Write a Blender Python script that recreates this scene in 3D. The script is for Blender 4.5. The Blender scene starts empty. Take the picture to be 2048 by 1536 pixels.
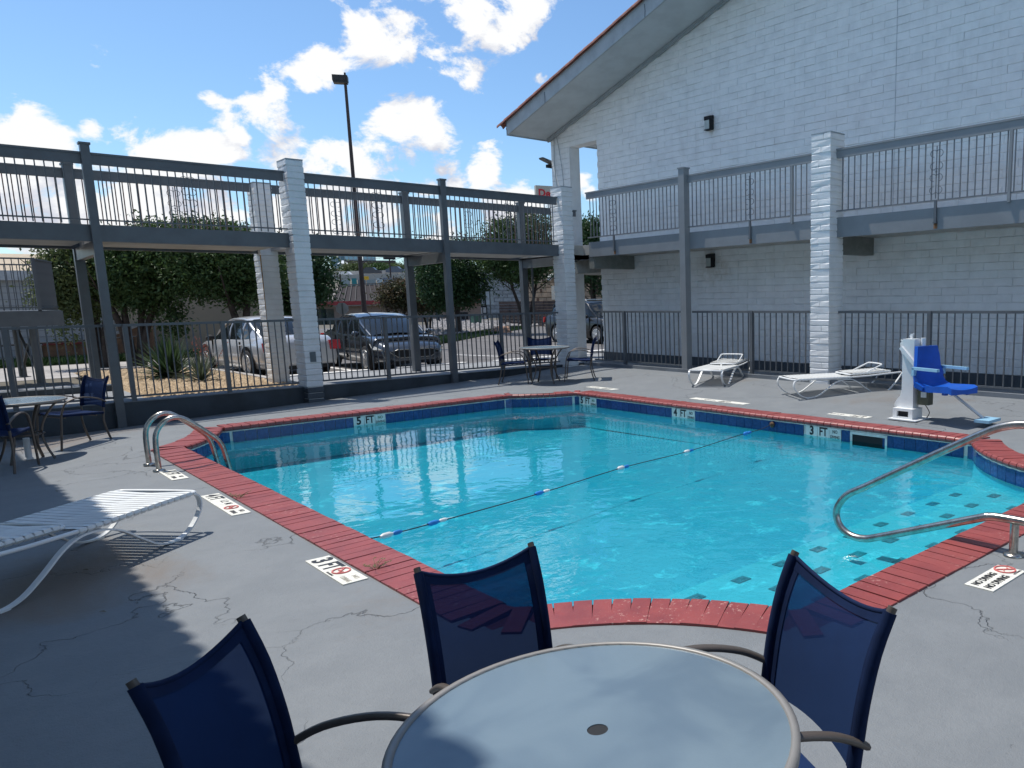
import bpy, math, random
import numpy as np
from mathutils import Vector, Matrix
random.seed(7); rng = np.random.default_rng(7)
R_ = math.radians
sc = bpy.context.scene
COL = sc.collection

# ------------------------------------------------------------------ camera
H = 1.65
YAW, PITCH, ROLL, FPX, CX, CY = 0.784382930, -0.161265458, -0.0161416732, 1558.7658, 1396.36423, 849.878203
fw = Vector((math.cos(PITCH)*math.cos(YAW), math.cos(PITCH)*math.sin(YAW), math.sin(PITCH)))
rt = Vector((math.sin(YAW), -math.cos(YAW), 0)); up = rt.cross(fw)
rt2 = math.cos(ROLL)*rt + math.sin(ROLL)*up; up2 = rt2.cross(fw)
cd = bpy.data.cameras.new('camera'); cam = bpy.data.objects.new('camera', cd); COL.objects.link(cam)
mw = Matrix((rt2, up2, -fw)).transposed().to_4x4(); mw.translation = Vector((0, 0, H)); cam.matrix_world = mw
cd.sensor_fit = 'HORIZONTAL'; cd.sensor_width = 36.0; cd.lens = FPX/2048*36
cd.shift_x = (1024-CX)/2048; cd.shift_y = -(768-CY)/2048
cd.clip_start = 0.05; cd.clip_end = 3000
sc.camera = cam
sc.render.resolution_x = 1024; sc.render.resolution_y = 768

# ------------------------------------------------------------------ world / sun / exposure
SUN_DIR = Vector((-0.115, 0.37, 0.92)).normalized()       # towards the sun
SUN_EL = math.asin(SUN_DIR.z); SUN_AZ = math.atan2(SUN_DIR.x, SUN_DIR.y)
sl = bpy.data.lights.new('sun', 'SUN'); sl.energy = 4.0; sl.angle = R_(0.53); sl.color = (1.0, 0.95, 0.88)
so = bpy.data.objects.new('sun', sl); COL.objects.link(so)
so.rotation_euler = (-SUN_DIR).to_track_quat('-Z', 'Y').to_euler(); so.location = (0, 0, 30)
sc.view_settings.view_transform = 'Standard'; sc.view_settings.look = 'None'
sc.view_settings.exposure = 0.25; sc.view_settings.gamma = 1.0; sc.view_settings.use_curve_mapping = False
SKY_STRENGTH = 0.15

def pxdir(a, b):
    d = fw + rt2*((a-CX)/FPX) - up2*((b-CY)/FPX)
    return d.normalized()

world = bpy.data.worlds.new('World'); sc.world = world; world.use_nodes = True
wt = world.node_tree; wt.nodes.clear()
def wn(t, **k):
    n = wt.nodes.new(t)
    for a, b in k.items(): setattr(n, a, b)
    return n
# node group: cloud density for a direction
def cloud_group():
    g = bpy.data.node_groups.new('cloud_density', 'ShaderNodeTree')
    g.interface.new_socket('Vector', in_out='INPUT', socket_type='NodeSocketVector')
    g.interface.new_socket('Density', in_out='OUTPUT', socket_type='NodeSocketFloat')
    N, L = g.nodes, g.links
    gi = N.new('NodeGroupInput'); go = N.new('NodeGroupOutput')
    # clouds in the photographed part of the sky (pixel of the photograph, radius in degrees)
    spots = [(455,222,2.2),(500,205,2.4),(560,185,2.8),(610,165,2.8),(650,130,2.0),
             (750,75,3.6),(810,60,4.8),(870,45,5.6),(930,60,4.8),(975,80,3.0),(720,60,1.8),(1060,10,2.8),
             (790,265,5.4),(830,240,4.4),(770,310,5.2),(860,280,4.0),(720,330,3.2),(880,340,2.6),
             (975,315,2.2),(900,360,2.4),(960,350,2.0),(1165,365,1.7),(1175,385,1.8),(1075,155,0.9),
             (20,262,2.9),(70,262,2.4),(110,290,1.6),(180,256,1.0),(40,240,2.4),
             (290,340,3.0),(350,325,2.8),(410,305,2.8),(460,315,2.2),(480,275,1.3),(560,325,2.4),(590,350,2.4),(250,370,2.8),(140,345,1.8),
             (40,380,5.0),(150,420,5.0),(300,410,5.5),(440,420,5.0),(640,420,5.0),(760,420,5.0),(880,450,4.5),(1000,430,4.0),(1050,400,2.6),(560,440,4),(80,470,4),(380,470,4),(700,480,4),(860,380,4)]
    prev = None
    for a, b, r in spots:
        d = pxdir(a, b); rr = math.sin(R_(r)*0.66)
        dn = N.new('ShaderNodeVectorMath'); dn.operation = 'DISTANCE'; dn.inputs[1].default_value = d
        L.new(gi.outputs[0], dn.inputs[0])
        m = N.new('ShaderNodeMath'); m.operation = 'MULTIPLY_ADD'; m.inputs[1].default_value = -1.0/rr; m.inputs[2].default_value = 1.0
        L.new(dn.outputs['Value'], m.inputs[0])
        if prev is None: prev = m
        else:
            mx = N.new('ShaderNodeMath'); mx.operation = 'SMOOTH_MAX'; mx.inputs[2].default_value = 0.25
            L.new(prev.outputs[0], mx.inputs[0]); L.new(m.outputs[0], mx.inputs[1]); prev = mx
    # general scattered cumulus elsewhere in the sky
    n0 = N.new('ShaderNodeTexNoise'); n0.inputs['Scale'].default_value = 3.1; n0.inputs['Detail'].default_value = 3
    L.new(gi.outputs[0], n0.inputs['Vector'])
    # keep the photographed blue gaps blue: distance from the view centre
    dc = N.new('ShaderNodeVectorMath'); dc.operation = 'DISTANCE'; dc.inputs[1].default_value = pxdir(650, 200)
    L.new(gi.outputs[0], dc.inputs[0])
    mr = N.new('ShaderNodeMapRange'); mr.inputs['From Min'].default_value = 0.55; mr.inputs['From Max'].default_value = 0.8
    mr.inputs['To Min'].default_value = -0.9; mr.inputs['To Max'].default_value = 0.0
    L.new(dc.outputs['Value'], mr.inputs['Value'])
    s0 = N.new('ShaderNodeMath'); s0.operation = 'MULTIPLY_ADD'; s0.inputs[1].default_value = 4.0; s0.inputs[2].default_value = -2.15
    L.new(n0.outputs['Fac'], s0.inputs[0])
    s1 = N.new('ShaderNodeMath'); s1.operation = 'ADD'; L.new(s0.outputs[0], s1.inputs[0]); L.new(mr.outputs[0], s1.inputs[1])
    mx = N.new('ShaderNodeMath'); mx.operation = 'MAXIMUM'; L.new(prev.outputs[0], mx.inputs[0]); L.new(s1.outputs[0], mx.inputs[1])
    cl = N.new('ShaderNodeMath'); cl.operation = 'MAXIMUM'; cl.inputs[1].default_value = -0.6; L.new(mx.outputs[0], cl.inputs[0])
    n1 = N.new('ShaderNodeTexNoise'); n1.inputs['Scale'].default_value = 13; n1.inputs['Detail'].default_value = 9; n1.inputs['Roughness'].default_value = 0.62
    n1.inputs['Distortion'].default_value = 0.25
    mp = N.new('ShaderNodeMapping'); mp.inputs['Scale'].default_value = (1, 1, 1.5); L.new(gi.outputs[0], mp.inputs[0]); L.new(mp.outputs[0], n1.inputs['Vector'])
    a1 = N.new('ShaderNodeMath'); a1.operation = 'MULTIPLY_ADD'; a1.inputs[1].default_value = 5.0; a1.inputs[2].default_value = -2.62
    L.new(n1.outputs['Fac'], a1.inputs[0])
    a2 = N.new('ShaderNodeMath'); a2.operation = 'ADD'; L.new(a1.outputs[0], a2.inputs[0]); L.new(cl.outputs[0], a2.inputs[1])
    L.new(a2.outputs[0], go.inputs[0])
    return g
cg = cloud_group()
tc = wn('ShaderNodeTexCoord')
sky = wn('ShaderNodeTexSky', sky_type='NISHITA'); sky.sun_disc = False
sky.sun_elevation = SUN_EL; sky.sun_rotation = SUN_AZ; sky.altitude = 200; sky.air_density = 1.0; sky.dust_density = 0.6; sky.ozone_density = 1.3
d1 = wn('ShaderNodeGroup'); d1.node_tree = cg; wt.links.new(tc.outputs['Generated'], d1.inputs[0])
off = wn('ShaderNodeVectorMath', operation='ADD'); off.inputs[1].default_value = (-0.006, 0.012, 0.045)
wt.links.new(tc.outputs['Generated'], off.inputs[0])
nrm = wn('ShaderNodeVectorMath', operation='NORMALIZE'); wt.links.new(off.outputs[0], nrm.inputs[0])
d2 = wn('ShaderNodeGroup'); d2.node_tree = cg; wt.links.new(nrm.outputs[0], d2.inputs[0])
fac = wn('ShaderNodeMapRange', interpolation_type='SMOOTHSTEP'); fac.inputs['From Min'].default_value = 0.0; fac.inputs['From Max'].default_value = 0.55
wt.links.new(d1.outputs[0], fac.inputs['Value'])
shd = wn('ShaderNodeMath', operation='SUBTRACT'); wt.links.new(d1.outputs[0], shd.inputs[0]); wt.links.new(d2.outputs[0], shd.inputs[1])
sh2 = wn('ShaderNodeMapRange'); sh2.inputs['From Min'].default_value = -0.55; sh2.inputs['From Max'].default_value = 0.35
wt.links.new(shd.outputs[0], sh2.inputs['Value'])
cr = wn('ShaderNodeMix', data_type='RGBA'); cr.inputs['A'].default_value = (3.7, 3.85, 4.4, 1); cr.inputs['B'].default_value = (5.6, 5.65, 5.7, 1)
wt.links.new(sh2.outputs[0], cr.inputs['Factor'])
skt = wn('ShaderNodeMix', data_type='RGBA', blend_type='MULTIPLY'); skt.inputs['Factor'].default_value = 1.0
skt.inputs['B'].default_value = (0.62, 0.78, 0.90, 1); wt.links.new(sky.outputs[0], skt.inputs['A'])
mixc = wn('ShaderNodeMix', data_type='RGBA'); wt.links.new(fac.outputs[0], mixc.inputs['Factor'])
wt.links.new(skt.outputs['Result'], mixc.inputs['A']); wt.links.new(cr.outputs['Result'], mixc.inputs['B'])
bg = wn('ShaderNodeBackground'); bg.inputs['Strength'].default_value = SKY_STRENGTH
wo = wn('ShaderNodeOutputWorld')
wt.links.new(mixc.outputs['Result'], bg.inputs['Color']); wt.links.new(bg.outputs[0], wo.inputs[0])

# ------------------------------------------------------------------ helpers
CAM = Vector((0, 0, H))
def ray(a, b): return fw + rt2*((a-CX)/FPX) - up2*((b-CY)/FPX)
def at_z(a, b, z=0.0): d = ray(a, b); return CAM + d*((z-H)/d.z)
def at_x(a, b, x): d = ray(a, b); return CAM + d*(x/d.x)
def at_y(a, b, y): d = ray(a, b); return CAM + d*(y/d.y)
def at_d(a, b, D): d = ray(a, b); return CAM + d*(D/math.hypot(d.x, d.y))

def smooth(t): t = max(0., min(1., t)); return t*t*(3-2*t)
def deck_z(x, y):
    """gentle falls of the painted concrete deck"""
    z = 0.0
    if x > 8.7: z += 0.12*smooth((x-8.7)/2.4)*(1 - 0.0)
    far = -0.26 + 0.36*max(0., min(1., (x-1.7)/9.2)) if x < 8.7 else -0.02 - 0.0
    t1 = max(0., (y-12.6)/2.6); t2 = max(0., (y-9.0)/6.2)
    w = max(0., min(1., (1.84-x)/0.9))
    t = min(1.2, t1*(1-w)+t2*w)
    if x >= 8.7: far = 0.01*0
    z += far*t
    return z

_mats = {}
class NT:
    """tiny node-tree helper"""
    def __init__(s, name):
        s.m = bpy.data.materials.new(name); s.m.use_nodes = True; s.t = s.m.node_tree; s.t.nodes.clear()
        s.out = s.t.nodes.new('ShaderNodeOutputMaterial'); s.p = s.t.nodes.new('ShaderNodeBsdfPrincipled')
        s.t.links.new(s.p.outputs[0], s.out.inputs[0]); s.c = s.t.nodes.new('ShaderNodeTexCoord')
    def n(s, t, **k):
        n = s.t.nodes.new(t)
        for a, b in k.items(): setattr(n, a, b)
        return n
    def l(s, a, b): s.t.links.new(a, b)
    def noise(s, scale, detail=4, rough=.55, vec=None, dist=0, coord='Object', stretch=None):
        n = s.n('ShaderNodeTexNoise'); n.inputs['Scale'].default_value = scale; n.inputs['Detail'].default_value = detail
        n.inputs['Roughness'].default_value = rough; n.inputs['Distortion'].default_value = dist
        v = vec or s.c.outputs[coord]
        if stretch:
            mp = s.n('ShaderNodeMapping'); mp.inputs['Scale'].default_value = stretch; s.l(v, mp.inputs[0]); v = mp.outputs[0]
        s.l(v, n.inputs['Vector']); return n.outputs['Fac']
    def ramp(s, v, a, b, lo=0., hi=1., sm=True):
        m = s.n('ShaderNodeMapRange', interpolation_type='SMOOTHSTEP' if sm else 'LINEAR')
        m.inputs['From Min'].default_value = a; m.inputs['From Max'].default_value = b
        m.inputs['To Min'].default_value = lo; m.inputs['To Max'].default_value = hi
        s.l(v, m.inputs['Value']); return m.outputs[0]
    def mix(s, f, a, b, mode='MIX'):
        m = s.n('ShaderNodeMix', data_type='RGBA', blend_type=mode)
        if isinstance(f, float): m.inputs['Factor'].default_value = f
        else: s.l(f, m.inputs['Factor'])
        for k, v in (('A', a), ('B', b)):
            if isinstance(v, tuple): m.inputs[k].default_value = (*v, 1) if len(v) == 3 else v
            else: s.l(v, m.inputs[k])
        return m.outputs['Result']
    def math(s, op, a, b=0.0, c=0.0):
        m = s.n('ShaderNodeMath', operation=op)
        for i, v in enumerate((a, b, c)):
            if isinstance(v, (int, float)): m.inputs[i].default_value = v
            else: s.l(v, m.inputs[i])
        return m.outputs[0]
    def bump(s, h, strength=.3, dist=.01):
        b = s.n('ShaderNodeBump'); b.inputs['Strength'].default_value = strength; b.inputs['Distance'].default_value = dist
        s.l(h, b.inputs['Height']); s.l(b.outputs[0], s.p.inputs['Normal']); return b.outputs[0]
    def base(s, v):
        if isinstance(v, tuple): s.p.inputs['Base Color'].default_value = (*v, 1)
        else: s.l(v, s.p.inputs['Base Color'])
    def set(s, **k):
        for a, b in k.items(): s.p.inputs[a.replace('_', ' ')].default_value = b
        return s.m

def mat(name, col, rough=.6, metal=0., var=.12, scale=6., bump=0., bscale=40., spec=.5, col2=None, coat=0., perobj=0.0):
    """plain procedural paint/metal/etc: colour broken up by noise, fine relief by bump"""
    if name in _mats: return _mats[name]
    s = NT(name)
    c2 = col2 or tuple(max(0, c*(1-var*2)) for c in col)
    f = s.ramp(s.noise(scale, 5, .6), .35, .7)
    c = s.mix(f, col, c2)
    if perobj:
        oi = s.n('ShaderNodeObjectInfo')
        k = s.ramp(oi.outputs['Random'], 0, 1, 1-perobj, 1+perobj, False)
        hs = s.n('ShaderNodeHueSaturation'); s.l(c, hs.inputs['Color']); s.l(k, hs.inputs['Value']); c = hs.outputs[0]
    s.base(c)
    if bump: s.bump(s.noise(bscale, 6, .6), bump, .01)
    s.set(Roughness=rough, Metallic=metal, Specular_IOR_Level=spec)
    if coat: s.set(Coat_Weight=coat, Coat_Roughness=.05)
    _mats[name] = s.m
    return s.m

class MB:
    """collects faces and links them as ONE mesh object"""
    def __init__(s): s.v = []; s.f = []; s.sm = []; s.mi = []; s.cur = 0
    def add(s, verts, faces, smooth=False, mi=None):
        o = len(s.v); s.v += [tuple(p) for p in verts]
        for f in faces: s.f.append(tuple(i+o for i in f)); s.sm.append(smooth); s.mi.append(s.cur if mi is None else mi)
        return s
    def box(s, x0, x1, y0, y1, z0, z1, M=None, mi=None):
        vs = [Vector((x, y, z)) for z in (z0, z1) for y in (y0, y1) for x in (x0, x1)]
        if M is not None: vs = [M @ v for v in vs]
        return s.add(vs, [(0,2,3,1),(4,5,7,6),(0,1,5,4),(2,6,7,3),(0,4,6,2),(1,3,7,5)], mi=mi)
    def bar(s, a, b, w, h, upv=(0,0,1), mi=None):
        """rectangular bar between two points"""
        a = Vector(a); b = Vector(b); d = b-a; L = d.length; d.normalize(); u = Vector(upv)
        x = d.cross(u)
        if x.length < 1e-5: x = d.cross(Vector((1,0,0)))
        x.normalize(); z = x.cross(d)
        M = Matrix((x, d, z)).transposed().to_4x4(); M.translation = a
        return s.box(-w/2, w/2, 0, L, -h/2, h/2, M, mi)
    def tube(s, pts, r, n=8, caps=True, flat=None, mi=None):
        """round (or flattened) tube along a polyline; r number or list; flat=(upvector, ratio)"""
        pts = [Vector(p) for p in pts]; N = len(pts)
        rr = r if isinstance(r, (list, tuple)) else [r]*N
        T = []
        for i in range(N):
            t = (pts[min(i+1, N-1)]-pts[max(i-1, 0)]); T.append(t.normalized())
        nv = None; vs = []
        for i in range(N):
            t = T[i]
            if flat: u = Vector(flat[0])
            else: u = nv if nv is not None else (Vector((0,0,1)) if abs(t.z) < .9 else Vector((1,0,0)))
            x = t.cross(u)
            if x.length < 1e-5: x = t.cross(Vector((1,.2,.1)))
            x.normalize(); y = x.cross(t).normalized(); nv = y
            for k in range(n):
                a = 2*math.pi*(k+.5)/n
                fy = flat[1] if flat else 1.
                vs.append(pts[i] + x*math.cos(a)*rr[i] + y*math.sin(a)*rr[i]*fy)
        fs = []
        for i in range(N-1):
            for k in range(n):
                k2 = (k+1) % n; fs.append((i*n+k, i*n+k2, (i+1)*n+k2, (i+1)*n+k))
        s.add(vs, fs, smooth=n > 4, mi=mi)
        if caps: s.add([vs[k] for k in range(n)], [tuple(range(n-1, -1, -1))], mi=mi); s.add([vs[(N-1)*n+k] for k in range(n)], [tuple(range(n))], mi=mi)
        return s
    def lathe(s, prof, n=24, M=None, mi=None, smooth=True):
        """profile [(r,z)...] about local z"""
        vs = []; fs = []
        for r, z in prof:
            for k in range(n):
                a = 2*math.pi*k/n; vs.append(Vector((r*math.cos(a), r*math.sin(a), z)))
        if M is not None: vs = [M @ v for v in vs]
        for i in range(len(prof)-1):
            for k in range(n):
                k2 = (k+1) % n; fs.append((i*n+k, i*n+k2, (i+1)*n+k2, (i+1)*n+k))
        s.add(vs, fs, smooth=smooth, mi=mi)
        if prof[0][0] > 1e-4: s.add([vs[k] for k in range(n)], [tuple(range(n-1, -1, -1))], mi=mi)
        if prof[-1][0] > 1e-4: s.add([vs[(len(prof)-1)*n+k] for k in range(n)], [tuple(range(n))], mi=mi)
        return s
    def prism(s, poly, a, b, axis='z', M=None, mi=None):
        """closed polygon (2D) extruded from a to b along the axis"""
        def P(u, v, w):
            p = {'z': (u, v, w), 'x': (w, u, v), 'y': (u, w, v)}[axis]; p = Vector(p); return M @ p if M is not None else p
        n = len(poly); vs = [P(u, v, a) for u, v in poly] + [P(u, v, b) for u, v in poly]
        fs = [tuple(range(n-1, -1, -1)), tuple(range(n, 2*n))] + [(i, (i+1) % n, n+(i+1) % n, n+i) for i in range(n)]
        return s.add(vs, fs, mi=mi)
    def grid(s, P, smooth=True, mi=None):
        """P[i][j] of points"""
        n, m = len(P), len(P[0]); vs = [p for row in P for p in row]
        fs = [(i*m+j, (i+1)*m+j, (i+1)*m+j+1, i*m+j+1) for i in range(n-1) for j in range(m-1)]
        return s.add(vs, fs, smooth=smooth, mi=mi)
    def mesh(s, name, mats):
        me = bpy.data.meshes.new(name); me.from_pydata([tuple(v) for v in s.v], [], s.f)
        for m in (mats if isinstance(mats, (list, tuple)) else [mats]): me.materials.append(m)
        me.polygons.foreach_set('use_smooth', s.sm); me.polygons.foreach_set('material_index', s.mi)
        me.update(); return me
    def build(s, name, mats, parent=None, loc=None, rz=None):
        return link(name, s.mesh(name, mats), parent, loc, rz)

def link(name, me, parent=None, loc=None, rz=None, M=None):
    o = bpy.data.objects.new(name, me); COL.objects.link(o)
    if parent is not None: o.parent = parent
    if M is not None: o.matrix_local = M
    else:
        if loc is not None: o.location = loc
        if rz is not None: o.rotation_euler = (0, 0, rz)
    return o
def tag(o, label=None, cat=None, group=None, kind=None):
    if label: o['label'] = label
    if cat: o['category'] = cat
    if group: o['group'] = group
    if kind: o['kind'] = kind
    return o
def thing(name, label, cat, loc=(0,0,0), rz=0, group=None):
    o = bpy.data.objects.new(name, None); o.empty_display_size = .2; COL.objects.link(o)
    o.location = loc; o.rotation_euler = (0, 0, rz); return tag(o, label, cat, group)
_kids = {}
def dup(root, loc, rz, label=None, group=None, scale=None):
    r = root.copy(); COL.objects.link(r); r.location = loc; r.rotation_euler = (0, 0, rz)
    if scale: r.scale = scale
    if label: r['label'] = label
    if group: r['group'] = group
    for ch in list(root.children):
        c = ch.copy(); COL.objects.link(c); c.parent = r
        for g in list(ch.children):
            d = g.copy(); COL.objects.link(d); d.parent = c
    return r
def arcpts(cx, cy, r, a0, a1, n): return [(cx+r*math.cos(a0+(a1-a0)*i/n), cy+r*math.sin(a0+(a1-a0)*i/n)) for i in range(n+1)]
def catmull(pts, k=5):
    pts = [Vector(p) for p in pts]; out = []
    for i in range(len(pts)-1):
        p0 = pts[max(i-1, 0)]; p1 = pts[i]; p2 = pts[i+1]; p3 = pts[min(i+2, len(pts)-1)]
        for j in range(k):
            t = j/k; out.append(.5*((2*p1)+(-p0+p2)*t+(2*p0-5*p1+4*p2-p3)*t*t+(-p0+3*p1-3*p2+p3)*t**3))
    out.append(pts[-1]); return out

def text_obj(txt, size, M, m, parent, name='lettering', ext=.0015, align='CENTER', bold=0.0, sx=1.0):
    cu = bpy.data.curves.new(name, 'FONT'); cu.body = txt; cu.size = size; cu.extrude = ext; cu.align_x = align; cu.align_y = 'CENTER'
    cu.offset = bold; cu.resolution_u = 3
    o = bpy.data.objects.new(name, cu); COL.objects.link(o)
    dg = bpy.context.evaluated_depsgraph_get(); me = bpy.data.meshes.new_from_object(o.evaluated_get(dg)); bpy.data.objects.remove(o)
    me.materials.clear(); me.materials.append(m)
    o = bpy.data.objects.new(name, me); COL.objects.link(o); o.parent = parent; o.matrix_local = M @ Matrix.Diagonal((sx, 1, 1, 1)); return o

# ------------------------------------------------------------------ materials
def deck_material():
    s = NT('deck_paint')
    geo = s.n('ShaderNodeNewGeometry'); P = geo.outputs['Position']
    big = s.noise(.55, 5, .6, P); mid = s.noise(2.6, 6, .65, P); fine = s.noise(38, 5, .7, P)
    c = s.mix(s.ramp(mid, .3, .7), (.200, .215, .226), (.172, .187, .199))
    c = s.mix(s.ramp(big, .44, .68, 0, .6), c, (.178, .192, .205))
    c = s.mix(s.ramp(s.noise(13, 6, .75, P), .45, .75, 0, .35), c, (.15, .165, .18))
    # brown weathering
    br = s.noise(.8, 7, .68, P, dist=.6)
    sep = s.n('ShaderNodeSeparateXYZ'); s.l(P, sep.inputs[0])
    def blob(x, y, rx, ry, amp):
        dx = s.math('MULTIPLY', s.math('SUBTRACT', sep.outputs[0], x), 1/rx); dy = s.math('MULTIPLY', s.math('SUBTRACT', sep.outputs[1], y), 1/ry)
        d = s.math('ADD', s.math('MULTIPLY', dx, dx), s.math('MULTIPLY', dy, dy))
        return s.math('MULTIPLY', s.math('MAXIMUM', s.math('SUBTRACT', 1.0, d), 0.0), amp)
    a = blob(.55, 6.0, .75, 1.3, .38)
    for q in ((1.35, 7.9, .5, .5, .12), (10.6, 6.0, 1.4, 1.4, .16), (10.4, 13.2, 1.8, 1.2, .12), (1.5, 13.6, 2.0, 1.4, .3), (10.8, 9.5, .8, 3.0, .12), (4.5, 14.6, 6, .8, .12)):
        a = s.math('ADD', a, blob(*q))
    bf = s.ramp(s.math('ADD', br, a), .58, .92, 0, .85)
    c = s.mix(bf, c, (.17, .135, .105))
    # hairline cracks
    wv = s.n('ShaderNodeVectorMath', operation='ADD'); ns = s.n('ShaderNodeTexNoise'); ns.inputs['Scale'].default_value = 1.9; ns.inputs['Detail'].default_value = 6
    s.l(P, ns.inputs['Vector']); sc_ = s.n('ShaderNodeVectorMath', operation='SCALE'); sc_.inputs['Scale'].default_value = .75; s.l(ns.outputs['Color'], sc_.inputs[0])
    s.l(P, wv.inputs[0]); s.l(sc_.outputs[0], wv.inputs[1])
    vo = s.n('ShaderNodeTexVoronoi', feature='DISTANCE_TO_EDGE'); vo.inputs['Scale'].default_value = .62; s.l(wv.outputs[0], vo.inputs['Vector'])
    crack = s.ramp(vo.outputs['Distance'], .0, .0032, 1, 0)
    gate = s.ramp(s.noise(.55, 2, .5, P), .40, .55)
    ck = s.math('MULTIPLY', crack, gate)
    c = s.mix(s.math('MULTIPLY', ck, .36), c, (.06, .062, .065))
    # chipped specks
    sp = s.ramp(s.noise(60, 4, .7, P, stretch=(1, .5, 1)), .64, .70)
    spg = s.ramp(s.noise(1.7, 4, .6, P), .45, .7)
    c = s.mix(s.math('MULTIPLY', s.math('MULTIPLY', sp, spg), .55), c, (.07, .075, .08))
    wh = s.ramp(s.noise(9, 3, .6, P), .765, .785)
    c = s.mix(s.math('MULTIPLY', wh, .5), c, (.5, .5, .48))
    s.base(c)
    h = s.math('ADD', s.math('MULTIPLY', fine, .6), s.math('ADD', s.math('MULTIPLY', s.noise(140, 3, .6, P), .35), s.math('MULTIPLY', ck, -1.5)))
    s.bump(h, .9, .008)
    s.set(Roughness=.55, Specular_IOR_Level=.35)
    return s.m
M_DECK = deck_material()

def brick_paint(name, col, dirt=(.45, .42, .36), amt=.35, bump=.5, wall=False):
    s = NT(name)
    geo = s.n('ShaderNodeNewGeometry'); P = geo.outputs['Position']
    c = s.mix(s.ramp(s.noise(3.5, 5, .6, P), .35, .7), col, tuple(x*.9 for x in col))
    c = s.mix(s.ramp(s.noise(1.4, 6, .7, P), .58, .8, 0, amt), c, dirt)
    if wall:
        c = s.mix(s.ramp(s.noise(2.2, 5, .65, P, stretch=(1, 2.2, .28)), .55, .78, 0, .28), c, (.52, .52, .48))
        for (y, z, ry, rz, am) in ((12.24, 2.30, .75, .45, .6), (12.23, 5.38, .45, .4, .5)):
            d = s.n('ShaderNodeVectorMath', operation='DISTANCE'); mp = s.n('ShaderNodeMapping'); mp.inputs['Scale'].default_value = (0, 1/ry, 1/rz); s.l(P, mp.inputs[0]); s.l(mp.outputs[0], d.inputs[0]); d.inputs[1].default_value = (0, y/ry, z/rz)
            c = s.mix(s.math('MULTIPLY', s.ramp(d.outputs['Value'], .2, 1.0, am, 0), s.ramp(s.noise(5, 5, .6, P), .35, .65)), c, (.50, .46, .38))
    s.base(c)
    h = s.math('ADD', s.noise(22, 5, .6, P), s.math('MULTIPLY', s.noise(90, 3, .6, P), .35))
    s.bump(h, bump, .012); s.set(Roughness=.5, Specular_IOR_Level=.4)
    return s.m
M_WHITEBRICK = brick_paint('white_painted_brick', (.80, .81, .80))
M_WALLBRICK = brick_paint('white_wall_brick', (.82, .83, .82), amt=.10, bump=.35, wall=True)
M_PIERBASE = brick_paint('dark_painted_brick', (.075, .09, .105), (.1, .1, .1), .3)
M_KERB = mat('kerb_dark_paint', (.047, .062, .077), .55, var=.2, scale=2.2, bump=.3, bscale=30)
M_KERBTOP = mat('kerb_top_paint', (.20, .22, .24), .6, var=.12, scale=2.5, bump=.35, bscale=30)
M_STEEL = mat('grey_painted_steel', (.118, .131, .143), .38, var=.1, scale=3, bump=.08, bscale=12)
M_PICKET = mat('grey_painted_picket', (.115, .125, .135), .4, var=.1, scale=5)
M_RUST = mat('rusty_picket', (.16, .10, .085), .6, var=.2, scale=8)
M_BEAMR = mat('grey_beam_paint', (.235, .25, .26), .45, var=.06, scale=2.5, bump=.12, bscale=10)
M_SOFFIT = mat('pale_soffit', (.42, .41, .38), .7, var=.12, scale=1.5)
M_EAVE = mat('eave_paint', (.50, .55, .57), .6, var=.07, scale=2)
M_FASCIA = mat('fascia_paint', (.36, .40, .42), .5, var=.1, scale=3)
M_CLAY = mat('clay_tile', (.25, .095, .07), .7, var=.25, scale=6, bump=.3, bscale=25, perobj=.2)
M_COPING = None
def coping_material():
    s = NT('red_painted_brick'); geo = s.n('ShaderNodeNewGeometry'); P = geo.outputs['Position']; oi = s.n('ShaderNodeObjectInfo')
    c = s.mix(s.ramp(s.noise(5, 5, .6, P), .3, .7), (.29, .060, .055), (.215, .045, .045))
    c = s.mix(s.ramp(oi.outputs['Random'], 0, 1, 0, .35), c, (.30, .075, .07))
    flake = s.ramp(s.noise(38, 5, .7, P, stretch=(1, 1, 1)), .60, .64); g = s.ramp(s.noise(1.9, 3, .5, P), .50, .62)
    c = s.mix(s.math('MULTIPLY', s.math('MULTIPLY', flake, g), .8), c, (.55, .30, .26))
    s.base(c); s.bump(s.math('ADD', s.noise(60, 4, .6, P), s.math('MULTIPLY', flake, -.6)), .4, .004); s.set(Roughness=.42, Specular_IOR_Level=.5); return s.m
M_COPING = coping_material()
M_CBED = mat('coping_joint', (.15, .03, .03), .8, var=.2)
M_GROUT = mat('white_grout', (.72, .72, .68), .7, var=.12, scale=9, bump=.3, bscale=50)
def tile_material():
    s = NT('blue_waterline_tile'); geo = s.n('ShaderNodeNewGeometry'); P = geo.outputs['Position']; oi = s.n('ShaderNodeObjectInfo')
    c = s.mix(s.ramp(s.noise(28, 5, .7, P), .35, .7), (.012, .035, .155), (.03, .085, .27))
    c = s.mix(s.ramp(oi.outputs['Random'], 0, 1, 0, .4), c, (.01, .03, .12))
    s.base(c); s.set(Roughness=.12, Specular_IOR_Level=.6); return s.m
M_TILE = tile_material()
M_BLACK = mat('black_print', (.012, .014, .018), .5, var=0.05)
M_FADED = mat('faded_black_print', (.10, .10, .11), .7, var=.3, scale=30)
M_WHITETILE = mat('white_marker_tile', (.72, .76, .72), .3, var=.08, scale=12)
M_DECKTILE = mat('deck_marker_tile', (.74, .73, .66), .6, var=.1, scale=20)
M_REDPRINT = mat('red_print', (.62, .16, .15), .6, var=.1)
M_GREENPRINT = mat('green_print', (.02, .16, .07), .6, var=.1)
M_FAINT = mat('faded_print', (.52, .48, .40), .7, var=.15, scale=30)
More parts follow.
